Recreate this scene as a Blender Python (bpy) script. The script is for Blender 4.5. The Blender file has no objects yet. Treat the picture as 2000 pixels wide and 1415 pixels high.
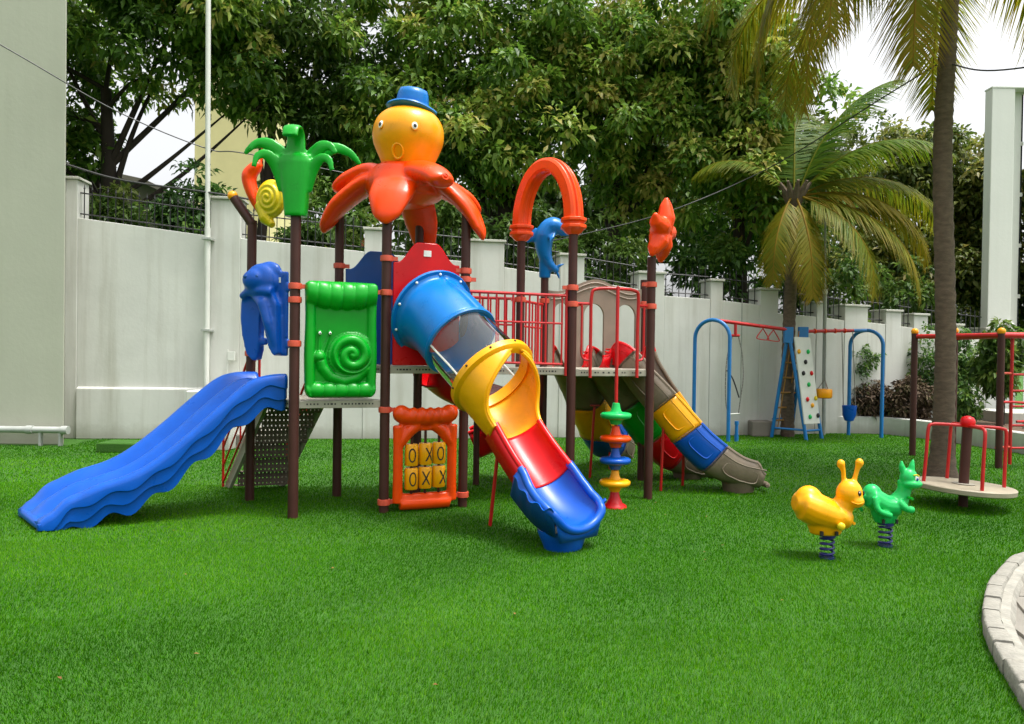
import bpy, math, random
import numpy as np
from mathutils import Vector as V, Matrix
random.seed(7)
rng = np.random.default_rng(7)
PI = math.pi
rad = math.radians

# ------------------------------------------------------------------ camera
scene = bpy.context.scene
COL = scene.collection
cam_d = bpy.data.cameras.new('camera')
cam = bpy.data.objects.new('camera', cam_d)
COL.objects.link(cam)
cam_d.sensor_width = 36.0
cam_d.lens = 36.0 * 1444 / 2000
cam_d.clip_start = 0.05
cam_d.clip_end = 2000
CAM_H, PITCH, ROLL = 1.85, -math.atan(17.5 / 1444), 0.014
_f = V((0, math.cos(PITCH), math.sin(PITCH)))
_r = V((1, 0, 0))
_u = _r.cross(_f)
_r2 = _r * math.cos(ROLL) + _u * math.sin(ROLL)
_u2 = _u * math.cos(ROLL) - _r * math.sin(ROLL)
cam.matrix_world = Matrix(((_r2.x, _u2.x, -_f.x, 0), (_r2.y, _u2.y, -_f.y, 0), (_r2.z, _u2.z, -_f.z, CAM_H), (0, 0, 0, 1)))
scene.camera = cam

# ------------------------------------------------------------------ world, sun, exposure
SUN_EL, SUN_AZ = rad(72), rad(108)          # azimuth measured clockwise from +Y
world = bpy.data.worlds.new('World')
scene.world = world
world.use_nodes = True
wn = world.node_tree
for n in list(wn.nodes):
    wn.nodes.remove(n)
sky = wn.nodes.new('ShaderNodeTexSky')
sky.sky_type = 'NISHITA'
sky.sun_disc = False
sky.sun_elevation = SUN_EL
sky.sun_rotation = SUN_AZ
sky.air_density = 1.0
sky.dust_density = 6.0
sky.ozone_density = 1.0
hsv = wn.nodes.new('ShaderNodeHueSaturation')
hsv.inputs['Saturation'].default_value = 0.12
hsv.inputs['Value'].default_value = 1.0
bg = wn.nodes.new('ShaderNodeBackground')
bg.inputs['Strength'].default_value = 0.15
wo = wn.nodes.new('ShaderNodeOutputWorld')
wn.links.new(sky.outputs[0], hsv.inputs['Color'])
wn.links.new(hsv.outputs[0], bg.inputs['Color'])
wn.links.new(bg.outputs[0], wo.inputs['Surface'])
sun_d = bpy.data.lights.new('sun', 'SUN')
sun_d.energy = 1.5
sun_d.angle = rad(10)
sun_d.color = (1.0, 0.96, 0.9)
sun = bpy.data.objects.new('sun', sun_d)
COL.objects.link(sun)
_sd = V((math.sin(SUN_AZ) * math.cos(SUN_EL), math.cos(SUN_AZ) * math.cos(SUN_EL), math.sin(SUN_EL)))
sun.rotation_euler = (-_sd).to_track_quat('-Z', 'Y').to_euler()
sun.location = (0, 0, 30)
vs = scene.view_settings
vs.view_transform = 'Standard'
vs.look = 'None'
vs.exposure = 1.12
vs.gamma = 1.0
vs.use_curve_mapping = False
scene.cycles.max_bounces = 6
scene.cycles.diffuse_bounces = 3
scene.cycles.glossy_bounces = 3
scene.cycles.transmission_bounces = 6
scene.cycles.transparent_max_bounces = 12
scene.cycles.caustics_reflective = False
scene.cycles.caustics_refractive = False
scene.cycles.use_denoising = True

# ------------------------------------------------------------------ mesh helpers
WORLD_POS = {}

def rotz(a, t=(0, 0, 0)):
    return Matrix.Translation(V(t)) @ Matrix.Rotation(a, 4, 'Z')

def edge_frame(a, b, z=0.0):
    """frame at the middle of edge a-b: x along the edge, y to the back, z up"""
    return rotz(math.atan2(b[1] - a[1], b[0] - a[0]), ((a[0] + b[0]) / 2, (a[1] + b[1]) / 2, z))

def catmull(pts, n=8, closed=False):
    P = [V(p) for p in pts]
    out = []
    m = len(P)
    segs = m if closed else m - 1
    for i in range(segs):
        p0 = P[(i - 1) % m] if closed or i > 0 else P[0] * 2 - P[1]
        p1, p2 = P[i], P[(i + 1) % m]
        p3 = P[(i + 2) % m] if closed or i + 2 < m else P[-1] * 2 - P[-2]
        for k in range(n):
            t = k / n
            out.append(0.5 * ((2 * p1) + (p2 - p0) * t + (2 * p0 - 5 * p1 + 4 * p2 - p3) * t * t + (3 * p1 - p0 - 3 * p2 + p3) * t ** 3))
    if not closed:
        out.append(P[-1].copy())
    return out

def interp(keys, s):
    for (a, va), (b, vb) in zip(keys, keys[1:]):
        if s <= b:
            t = (s - a) / (b - a) if b > a else 0
            t = max(0, min(1, t))
            return va + (vb - va) * t
    return keys[-1][1]

def sinterp(keys, s):
    for (a, va), (b, vb) in zip(keys, keys[1:]):
        if s <= b:
            t = max(0, min(1, (s - a) / (b - a) if b > a else 0))
            t = t * t * (3 - 2 * t)
            return va + (vb - va) * t
    return keys[-1][1]

class MB:
    def __init__(self):
        self.v, self.f = [], []

    def add(self, vs, fs, M=None):
        o = len(self.v)
        if M is not None:
            vs = [M @ V(p) for p in vs]
        self.v += [tuple(p) for p in vs]
        self.f += [tuple(i + o for i in f) for f in fs]
        return self

    def box(self, lo, hi, M=None):
        x0, y0, z0 = lo
        x1, y1, z1 = hi
        vs = [(x0, y0, z0), (x1, y0, z0), (x1, y1, z0), (x0, y1, z0), (x0, y0, z1), (x1, y0, z1), (x1, y1, z1), (x0, y1, z1)]
        return self.add(vs, [(3, 2, 1, 0), (4, 5, 6, 7), (0, 1, 5, 4), (1, 2, 6, 5), (2, 3, 7, 6), (3, 0, 4, 7)], M)

    def loft(self, rings, cap0=True, cap1=True, closed=True):
        n = len(rings[0])
        vs, fs = [], []
        for r in rings:
            vs += list(r)
        m = n if closed else n - 1
        for i in range(len(rings) - 1):
            for j in range(m):
                a, b = i * n + j, i * n + (j + 1) % n
                fs.append((a, b, b + n, a + n))
        if cap0:
            fs.append(tuple(reversed(range(n))))
        if cap1:
            fs.append(tuple(range((len(rings) - 1) * n, len(rings) * n)))
        return self.add(vs, fs)

    def tube(self, pts, r, n=10, closed=False, flat=None, up=None):
        """sweep a circle (or an ellipse: flat scales the second axis) along pts"""
        P = [V(p) for p in pts]
        m = len(P)
        rings = []
        prev = None
        for i in range(m):
            if closed:
                t = (P[(i + 1) % m] - P[i - 1]).normalized()
            else:
                t = (P[min(i + 1, m - 1)] - P[max(i - 1, 0)]).normalized()
            if up is not None:
                a = V(up).cross(t)
                if a.length < 1e-4:
                    a = prev if prev is not None else V((1, 0, 0))
                a.normalize()
            elif prev is None:
                h = V((0, 0, 1)) if abs(t.z) < 0.9 else V((1, 0, 0))
                a = h.cross(t).normalized()
            else:
                a = (prev - t * prev.dot(t)).normalized()
            prev = a
            b = t.cross(a)
            rr = r[i] if hasattr(r, '__len__') else r
            fl = 1.0 if flat is None else (flat[i] if hasattr(flat, '__len__') else flat)
            rings.append([P[i] + a * (math.cos(2 * PI * k / n) * rr) + b * (math.sin(2 * PI * k / n) * rr * fl) for k in range(n)])
        if closed:
            rings.append(rings[0])
            return self.loft(rings, False, False)
        return self.loft(rings)

    def rod(self, a, b, r, n=10):
        return self.tube([a, b], r, n)

    def lathe(self, prof, n=24, M=None, sx=1.0, sy=1.0):
        rings = []
        for (r, z) in prof:
            ring = [V((math.cos(2 * PI * k / n) * max(r, 1e-4) * sx, math.sin(2 * PI * k / n) * max(r, 1e-4) * sy, z)) for k in range(n)]
            rings.append([M @ p for p in ring] if M is not None else ring)
        return self.loft(rings)

    def ball(self, c, r, M=None, n=16, m=10):
        rx, ry, rz = (r, r, r) if not hasattr(r, '__len__') else r
        T = Matrix.Translation(V(c))
        if M is not None:
            T = M @ T
        rings = []
        for i in range(1, m):
            th = PI * i / m
            rings.append([T @ V((rx * math.sin(th) * math.cos(2 * PI * k / n), ry * math.sin(th) * math.sin(2 * PI * k / n), -rz * math.cos(th))) for k in range(n)])
        o = len(self.v)
        self.loft(rings, False, False)
        a = len(self.v)
        self.v.append(tuple(T @ V((0, 0, -rz))))
        self.v.append(tuple(T @ V((0, 0, rz))))
        last = o + (m - 2) * n
        for k in range(n):
            self.f.append((a, o + (k + 1) % n, o + k))
            self.f.append((a + 1, last + k, last + (k + 1) % n))
        return self

    def prism(self, outline, y0, y1, M=None):
        """outline of (x, z) points, extruded from y0 to y1"""
        n = len(outline)
        vs = [(x, y0, z) for x, z in outline] + [(x, y1, z) for x, z in outline]
        fs = [tuple(range(n)), tuple(reversed(range(n, 2 * n)))]
        for i in range(n):
            j = (i + 1) % n
            fs.append((i, i + n, j + n, j))
        return self.add(vs, fs, M)

    def mesh(self, name, smooth=True, angle=40):
        me = bpy.data.meshes.new(name)
        me.from_pydata(self.v, [], self.f)
        me.update()
        if smooth:
            me.shade_smooth()
            me.set_sharp_from_angle(angle=rad(angle))
        return me

    def build(self, name, m, parent=None, smooth=True, angle=40, bevel=0, voxel=0, solid=0, solid_off=0.0, subsurf=0, smoothit=0):
        if self.v:
            A = np.array(self.v)
            lo, hi = A.min(0), A.max(0)
            org = V(((lo[0] + hi[0]) / 2, (lo[1] + hi[1]) / 2, lo[2]))
        else:
            org = V((0, 0, 0))
        self.v = [tuple(V(p) - org) for p in self.v]
        me = self.mesh(name, smooth, angle)
        me.materials.append(m)
        o = bpy.data.objects.new(name, me)
        COL.objects.link(o)
        place(o, org, parent)
        if solid:
            md = o.modifiers.new('solid', 'SOLIDIFY')
            md.thickness = solid
            md.offset = solid_off
        if voxel:
            md = o.modifiers.new('remesh', 'REMESH')
            md.mode = 'VOXEL'
            md.voxel_size = voxel
            md.use_smooth_shade = True
            md = o.modifiers.new('smooth', 'SMOOTH')
            md.factor = 0.5
            md.iterations = smoothit or 6
        if bevel:
            md = o.modifiers.new('bevel', 'BEVEL')
            md.width = bevel
            md.segments = 2
            md.limit_method = 'ANGLE'
            md.angle_limit = rad(40)
            md.harden_normals = False
        if subsurf:
            md = o.modifiers.new('sub', 'SUBSURF')
            md.levels = md.render_levels = subsurf
        return o

def place(o, org, parent):
    if parent is not None:
        o.parent = parent
        o.location = V(org) - WORLD_POS[parent.name]
    else:
        o.location = V(org)
    WORLD_POS[o.name] = V(org)

def tag(o, label=None, cat=None, group=None, kind=None):
    if label: o['label'] = label
    if cat: o['category'] = cat
    if group: o['group'] = group
    if kind: o['kind'] = kind
    return o

def thing(name, label, cat, loc, group=None):
    o = bpy.data.objects.new(name, None)
    o.empty_display_size = 0.2
    COL.objects.link(o)
    place(o, V(loc), None)
    return tag(o, label, cat, group)

def inst(name, me, parent, loc, rz=0.0, scale=None):
    o = bpy.data.objects.new(name, me)
    COL.objects.link(o)
    place(o, V(loc), parent)
    o.rotation_euler.z = rz
    if scale: o.scale = scale
    return o

# ------------------------------------------------------------------ materials
MATS = {}
def srgb(r, g, b):
    def f(c):
        c /= 255
        return c / 12.92 if c <= 0.04045 else ((c + 0.055) / 1.055) ** 2.4
    return (f(r), f(g), f(b))

def new_mat(name):
    m = bpy.data.materials.new(name)
    m.use_nodes = True
    nt = m.node_tree
    b = nt.nodes['Principled BSDF']
    MATS[name] = m
    return m, nt, b

def nd(nt, t, **kw):
    n = nt.nodes.new(t)
    for k, v in kw.items():
        if k in n.inputs: n.inputs[k].default_value = v
        else: setattr(n, k, v)
    return n

def paint(name, col, rough=0.4, var=0.12, scale=6.0, bump=0.15, bscale=60.0, metal=0.0, dirt=0.0, spec=0.5, coat=0.0, stretch=(1, 1, 1), detail=4.0):
    """one base colour with slight mottling, fine relief and optional grime"""
    m, nt, b = new_mat(name)
    tc = nd(nt, 'ShaderNodeTexCoord')
    mp = nd(nt, 'ShaderNodeMapping')
    mp.inputs['Scale'].default_value = stretch
    nt.links.new(tc.outputs['Object'], mp.inputs['Vector'])
    nz = nd(nt, 'ShaderNodeTexNoise', Scale=scale, Detail=detail, Roughness=0.6)
    nt.links.new(mp.outputs[0], nz.inputs['Vector'])
    ramp = nd(nt, 'ShaderNodeMapRange')
    ramp.inputs['From Min'].default_value = 0.3
    ramp.inputs['From Max'].default_value = 0.7
    ramp.inputs['To Min'].default_value = 1 - var
    ramp.inputs['To Max'].default_value = 1 + var
    nt.links.new(nz.outputs['Fac'], ramp.inputs['Value'])
    mul = nd(nt, 'ShaderNodeVectorMath', operation='SCALE')
    mul.inputs[0].default_value = col
    nt.links.new(ramp.outputs[0], mul.inputs['Scale'])
    last = mul.outputs[0]
    if dirt:
        n2 = nd(nt, 'ShaderNodeTexNoise', Scale=scale * 0.6, Detail=8.0, Roughness=0.75)
        nt.links.new(mp.outputs[0], n2.inputs['Vector'])
        r2 = nd(nt, 'ShaderNodeMapRange')
        r2.inputs['From Min'].default_value = 0.5
        r2.inputs['From Max'].default_value = 0.78
        r2.inputs['To Max'].default_value = dirt
        nt.links.new(n2.outputs['Fac'], r2.inputs['Value'])
        mx = nd(nt, 'ShaderNodeMixRGB')
        mx.inputs['Color2'].default_value = (0.10, 0.085, 0.06, 1)
        nt.links.new(r2.outputs[0], mx.inputs['Fac'])
        nt.links.new(last, mx.inputs['Color1'])
        last = mx.outputs[0]
    nt.links.new(last, b.inputs['Base Color'])
    rr = nd(nt, 'ShaderNodeMapRange')
    rr.inputs['To Min'].default_value = max(0.05, rough - 0.08)
    rr.inputs['To Max'].default_value = rough + 0.12
    nt.links.new(nz.outputs['Fac'], rr.inputs['Value'])
    nt.links.new(rr.outputs[0], b.inputs['Roughness'])
    b.inputs['Metallic'].default_value = metal
    b.inputs['Specular IOR Level'].default_value = spec
    b.inputs['Coat Weight'].default_value = coat
    if bump:
        n3 = nd(nt, 'ShaderNodeTexNoise', Scale=bscale, Detail=3.0)
        nt.links.new(mp.outputs[0], n3.inputs['Vector'])
        bp = nd(nt, 'ShaderNodeBump', Strength=bump, Distance=0.01)
        nt.links.new(n3.outputs['Fac'], bp.inputs['Height'])
        nt.links.new(bp.outputs[0], b.inputs['Normal'])
    return m

def plastic(name, col, rough=0.28):
    return paint(name, col, rough=rough, var=0.10, scale=4.5, bump=0.06, bscale=130.0, dirt=0.10, spec=0.36, detail=8.0)

P_BLUE = plastic('blue_slide_plastic', (0.001, 0.080, 0.44))
P_SKY = plastic('sky_blue_plastic', (0.0, 0.155, 0.50))
P_NAVY = plastic('deep_blue_plastic', (0.004, 0.07, 0.30))
P_RED = plastic('red_plastic', (0.62, 0.002, 0.006))
P_ORANGE = plastic('orange_plastic', (0.82, 0.065, 0.002))
P_TENT = plastic('tentacle_orange_plastic', (0.90, 0.060, 0.001))
P_AMBER = plastic('amber_plastic', (0.90, 0.35, 0.004))
P_YELLOW = plastic('yellow_plastic', (0.86, 0.38, 0.002))
P_LEMON = plastic('lemon_plastic', (0.66, 0.50, 0.01))
P_GREEN = plastic('green_plastic', (0.001, 0.31, 0.015))
P_LGREEN = plastic('light_green_plastic', (0.01, 0.45, 0.10))
P_TAUPE = plastic('taupe_plastic', (0.26, 0.20, 0.155), 0.5)
P_STONE = paint('stone_grey_plastic', (0.175, 0.135, 0.092), rough=0.5, var=0.2, scale=5, bump=0.25, bscale=25, dirt=0.15)
M_POST = paint('brown_powder_coat', (0.058, 0.020, 0.016), rough=0.42, var=0.12, scale=5, bump=0.06, bscale=200, spec=0.3)
M_CLAMP = paint('coral_clamp_paint', (0.62, 0.085, 0.045), rough=0.42, var=0.1, scale=12, bump=0.05)
M_REDM = paint('red_tube_paint', (0.50, 0.010, 0.012), rough=0.33, var=0.1, scale=8, bump=0.05, dirt=0.06)
M_BLUEM = paint('blue_tube_paint', (0.008, 0.16, 0.44), rough=0.36, var=0.1, scale=8, bump=0.05, dirt=0.06)
M_DECK = paint('beige_deck_steel', (0.36, 0.335, 0.27), rough=0.5, var=0.1, scale=7, bump=0.05, dirt=0.2)
M_STEP = paint('brown_step_coating', (0.12, 0.088, 0.062), rough=0.55, var=0.2, scale=10, bump=0.2)
M_DARK = paint('black_rubber', (0.012, 0.012, 0.013), rough=0.5, var=0.1, scale=10, bump=0.05)
M_WHITE = paint('white_gloss', (0.8, 0.8, 0.78), rough=0.3, var=0.03, scale=10, bump=0.0)
M_CHROME = paint('zinc_bolt', (0.6, 0.6, 0.58), rough=0.3, var=0.1, scale=10, bump=0.0, metal=1.0)
M_IRON = paint('black_fence_iron', (0.016, 0.016, 0.017), rough=0.45, var=0.2, scale=10, bump=0.1)
M_SPRING = paint('navy_spring_paint', (0.012, 0.016, 0.14), rough=0.3, var=0.15, scale=15, bump=0.05)
M_ROPE = paint('grey_rope', (0.20, 0.19, 0.17), rough=0.8, var=0.3, scale=60, bump=0.5, bscale=200)
M_WOOD = paint('ochre_rung', (0.45, 0.22, 0.05), rough=0.6, var=0.25, scale=12, bump=0.2)
M_BARK = paint('tree_bark', (0.035, 0.026, 0.019), rough=0.9, var=0.4, scale=6, bump=1.0, bscale=18, stretch=(1, 1, 0.3))
M_PBARK = paint('palm_bark', (0.125, 0.088, 0.062), rough=0.9, var=0.35, scale=7, bump=0.8, bscale=30, stretch=(1, 1, 2.5), dirt=0.3)
M_PIPE = paint('grey_pvc', (0.36, 0.38, 0.35), rough=0.5, var=0.12, scale=5, bump=0.05, dirt=0.25)
M_POLE = paint('white_pole_paint', (0.62, 0.63, 0.58), rough=0.4, var=0.08, scale=3, bump=0.03, dirt=0.12)
M_KERB = paint('kerb_stone', (0.275, 0.265, 0.225), rough=0.85, var=0.22, scale=9, bump=0.7, bscale=40, dirt=0.55)
M_PAVE = paint('grey_paving', (0.21, 0.195, 0.165), rough=0.85, var=0.12, scale=5, bump=0.3, bscale=60, dirt=0.3)
M_SOIL = paint('soil', (0.10, 0.065, 0.04), rough=1.0, var=0.3, scale=9, bump=0.8, bscale=30)
M_CABLE = paint('black_cable', (0.03, 0.03, 0.03), rough=0.5, var=0.1, bump=0)
M_PLATE = paint('carousel_plate', (0.36, 0.315, 0.225), rough=0.55, var=0.12, scale=6, bump=0.3, bscale=45, dirt=0.2)
M_YBLD = paint('yellow_render', (0.62, 0.55, 0.28), rough=0.9, var=0.06, scale=1, bump=0.1)
M_SHED = paint('grey_render', (0.19, 0.17, 0.14), rough=0.9, var=0.1, scale=1.5, bump=0.2, dirt=0.3)
M_TILE = paint('terracotta', (0.42, 0.14, 0.07), rough=0.8, var=0.2, scale=8, bump=0.2)
M_GLASSD = paint('dark_window', (0.015, 0.018, 0.02), rough=0.08, var=0.1, bump=0)

def wall_mat(name, col, streak=0.30, patch=0.12):
    """painted masonry: run marks below the top, patches, fine plaster relief"""
    m, nt, b = new_mat(name)
    tc = nd(nt, 'ShaderNodeTexCoord')
    geo = nd(nt, 'ShaderNodeNewGeometry')
    mp = nd(nt, 'ShaderNodeMapping')
    mp.inputs['Scale'].default_value = (2.2, 2.2, 0.12)
    nt.links.new(geo.outputs['Position'], mp.inputs['Vector'])
    n1 = nd(nt, 'ShaderNodeTexNoise', Scale=1.6, Detail=6.0, Roughness=0.65)
    nt.links.new(mp.outputs[0], n1.inputs['Vector'])
    r1 = nd(nt, 'ShaderNodeMapRange')
    r1.inputs['From Min'].default_value = 0.48
    r1.inputs['From Max'].default_value = 0.8
    r1.inputs['To Max'].default_value = streak * 2.2
    nt.links.new(n1.outputs['Fac'], r1.inputs['Value'])
    n2 = nd(nt, 'ShaderNodeTexNoise', Scale=0.7, Detail=7.0, Roughness=0.6)
    nt.links.new(geo.outputs['Position'], n2.inputs['Vector'])
    r2 = nd(nt, 'ShaderNodeMapRange')
    r2.inputs['From Min'].default_value = 0.3
    r2.inputs['From Max'].default_value = 0.7
    r2.inputs['To Min'].default_value = 1 - patch
    r2.inputs['To Max'].default_value = 1 + patch * 0.6
    nt.links.new(n2.outputs['Fac'], r2.inputs['Value'])
    sc = nd(nt, 'ShaderNodeVectorMath', operation='SCALE')
    sc.inputs[0].default_value = col
    nt.links.new(r2.outputs[0], sc.inputs['Scale'])
    mx = nd(nt, 'ShaderNodeMixRGB')
    mx.inputs['Color2'].default_value = (col[0] * 0.55, col[1] * 0.53, col[2] * 0.45, 1)
    nt.links.new(r1.outputs[0], mx.inputs['Fac'])
    nt.links.new(sc.outputs[0], mx.inputs['Color1'])
    # splash-back grime just above the ground
    sep = nd(nt, 'ShaderNodeSeparateXYZ')
    nt.links.new(geo.outputs['Position'], sep.inputs[0])
    n4 = nd(nt, 'ShaderNodeTexNoise', Scale=3.0, Detail=6.0, Roughness=0.7)
    nt.links.new(geo.outputs['Position'], n4.inputs['Vector'])
    h = nd(nt, 'ShaderNodeMath', operation='MULTIPLY_ADD')
    h.inputs[1].default_value = 0.5
    h.inputs[2].default_value = 0.02
    nt.links.new(n4.outputs['Fac'], h.inputs[0])
    dv = nd(nt, 'ShaderNodeMath', operation='DIVIDE')
    nt.links.new(sep.outputs['Z'], dv.inputs[0])
    nt.links.new(h.outputs[0], dv.inputs[1])
    r3 = nd(nt, 'ShaderNodeMapRange')
    r3.inputs['From Min'].default_value = 0.2
    r3.inputs['From Max'].default_value = 1.2
    r3.inputs['To Min'].default_value = 0.45
    r3.inputs['To Max'].default_value = 0.0
    nt.links.new(dv.outputs[0], r3.inputs['Value'])
    mx2 = nd(nt, 'ShaderNodeMixRGB')
    mx2.inputs['Color2'].default_value = (0.16, 0.15, 0.10, 1)
    nt.links.new(r3.outputs[0], mx2.inputs['Fac'])
    nt.links.new(mx.outputs[0], mx2.inputs['Color1'])
    nt.links.new(mx2.outputs[0], b.inputs['Base Color'])
    b.inputs['Roughness'].default_value = 0.85
    n3 = nd(nt, 'ShaderNodeTexNoise', Scale=14.0, Detail=6.0)
    nt.links.new(geo.outputs['Position'], n3.inputs['Vector'])
    bp = nd(nt, 'ShaderNodeBump', Strength=0.10, Distance=0.02)
    nt.links.new(n3.outputs['Fac'], bp.inputs['Height'])
    nt.links.new(bp.outputs[0], b.inputs['Normal'])
    return m

M_WALL = wall_mat('boundary_wall_paint', (0.59, 0.595, 0.55))
M_LBLD = wall_mat('left_building_paint', (0.42, 0.425, 0.345), 0.05, 0.05)
M_RBLD = wall_mat('right_building_paint', (0.68, 0.69, 0.65), 0.05, 0.04)
M_COPE = wall_mat('coping_paint', (0.50, 0.50, 0.44), 0.3, 0.15)

def leaf_mat(name, cols, trans=0.48, rough=0.45, spec=0.35):
    m, nt, b = new_mat(name)
    at = nd(nt, 'ShaderNodeAttribute', attribute_name='tint')
    rp = nd(nt, 'ShaderNodeValToRGB')
    els = rp.color_ramp.elements
    n = len(cols)
    els[0].position, els[0].color = 0.0, (*cols[0], 1)
    els[1].position, els[1].color = 1.0, (*cols[-1], 1)
    for i in range(1, n - 1):
        e = els.new(i / (n - 1))
        e.color = (*cols[i], 1)
    nt.links.new(at.outputs['Fac'], rp.inputs['Fac'])
    nt.links.new(rp.outputs[0], b.inputs['Base Color'])
    b.inputs['Roughness'].default_value = rough
    b.inputs['Specular IOR Level'].default_value = spec
    tr = nd(nt, 'ShaderNodeBsdfTranslucent')
    nt.links.new(rp.outputs[0], tr.inputs['Color'])
    mx = nd(nt, 'ShaderNodeMixShader', Fac=trans)
    out = nt.nodes['Material Output']
    nt.links.new(b.outputs[0], mx.inputs[1])
    nt.links.new(tr.outputs[0], mx.inputs[2])
    nt.links.new(mx.outputs[0], out.inputs['Surface'])
    return m

L_TEAK = leaf_mat('broad_leaves', [(0.045, 0.105, 0.014), (0.10, 0.215, 0.024), (0.17, 0.305, 0.036), (0.27, 0.38, 0.052), (0.40, 0.36, 0.085)])
L_DARK = leaf_mat('dark_leaves', [(0.034, 0.075, 0.013), (0.072, 0.150, 0.022), (0.125, 0.215, 0.032), (0.20, 0.25, 0.055)])
L_OLIVE = leaf_mat('olive_leaves', [(0.04, 0.08, 0.012), (0.10, 0.15, 0.022), (0.18, 0.21, 0.035), (0.30, 0.26, 0.06)])
L_SHRUB = leaf_mat('shrub_leaves', [(0.03, 0.07, 0.02), (0.06, 0.14, 0.03), (0.12, 0.24, 0.04), (0.2, 0.3, 0.05)])
L_DRY = leaf_mat('dry_twigs', [(0.05, 0.032, 0.022), (0.09, 0.06, 0.035), (0.13, 0.09, 0.05), (0.08, 0.09, 0.03)], 0.1, 0.8)
L_FROND = leaf_mat('coconut_fronds', [(0.05, 0.14, 0.010), (0.12, 0.19, 0.010), (0.24, 0.215, 0.010), (0.33, 0.20, 0.018)], 0.5, 0.5, 0.2)
L_TURF = leaf_mat('turf_blades', [(0.016, 0.105, 0.0008), (0.042, 0.195, 0.001), (0.078, 0.262, 0.002), (0.15, 0.34, 0.018)], 0.25, 0.9, 0.02)

L_LITTER = leaf_mat('dry_leaf_litter', [(0.16, 0.07, 0.02), (0.28, 0.13, 0.04), (0.22, 0.17, 0.05)], 0.1, 0.8)

def clear_mat():
    m, nt, b = new_mat('clear_polycarbonate')
    out = nt.nodes['Material Output']
    tr = nd(nt, 'ShaderNodeBsdfTransparent')
    tr.inputs['Color'].default_value = (0.93, 0.96, 0.97, 1)
    gl = nd(nt, 'ShaderNodeBsdfGlossy', Roughness=0.06)
    df = nd(nt, 'ShaderNodeBsdfDiffuse')
    df.inputs['Color'].default_value = (0.75, 0.80, 0.82, 1)
    lw = nd(nt, 'ShaderNodeLayerWeight', Blend=0.10)
    mx0 = nd(nt, 'ShaderNodeMixShader', Fac=0.07)
    nt.links.new(tr.outputs[0], mx0.inputs[1])
    nt.links.new(df.outputs[0], mx0.inputs[2])
    mx = nd(nt, 'ShaderNodeMixShader')
    nt.links.new(lw.outputs['Fresnel'], mx.inputs['Fac'])
    nt.links.new(mx0.outputs[0], mx.inputs[1])
    nt.links.new(gl.outputs[0], mx.inputs[2])
    nt.links.new(mx.outputs[0], out.inputs['Surface'])
    return m
M_CLEAR = clear_mat()

def lawn_mat():
    m, nt, b = new_mat('turf_backing')
    geo = nd(nt, 'ShaderNodeNewGeometry')
    n1 = nd(nt, 'ShaderNodeTexNoise', Scale=1.3, Detail=5.0, Roughness=0.6)
    nt.links.new(geo.outputs['Position'], n1.inputs['Vector'])
    n2 = nd(nt, 'ShaderNodeTexNoise', Scale=90.0, Detail=3.0)
    nt.links.new(geo.outputs['Position'], n2.inputs['Vector'])
    ad = nd(nt, 'ShaderNodeMath', operation='ADD')
    nt.links.new(n1.outputs['Fac'], ad.inputs[0])
    nt.links.new(n2.outputs['Fac'], ad.inputs[1])
    rp = nd(nt, 'ShaderNodeValToRGB')
    rp.color_ramp.elements[0].position = 0.3
    rp.color_ramp.elements[0].color = (0.014, 0.07, 0.0005, 1)
    rp.color_ramp.elements[1].position = 0.75
    rp.color_ramp.elements[1].color = (0.042, 0.16, 0.001, 1)
    hf = nd(nt, 'ShaderNodeMath', operation='MULTIPLY')
    hf.inputs[1].default_value = 0.5
    nt.links.new(ad.outputs[0], hf.inputs[0])
    nt.links.new(hf.outputs[0], rp.inputs['Fac'])
    nt.links.new(rp.outputs[0], b.inputs['Base Color'])
    b.inputs['Roughness'].default_value = 0.9
    bp = nd(nt, 'ShaderNodeBump', Strength=0.8, Distance=0.02)
    nt.links.new(n2.outputs['Fac'], bp.inputs['Height'])
    nt.links.new(bp.outputs[0], b.inputs['Normal'])
    return m
M_LAWN = lawn_mat()

# ================================================================== SETTING
def sheet(name, pts, z, m, kind='structure'):
    b = MB()
    b.add([(x, y, 0) for x, y in pts], [tuple(range(len(pts)))])
    b.v = [(x, y, z) for x, y, _ in b.v]
    return tag(b.build(name, m, smooth=False), kind=kind)

sheet('lawn', [(-400, -60), (400, -60), (400, 700), (-400, 700)], 0.0, M_LAWN)

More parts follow.
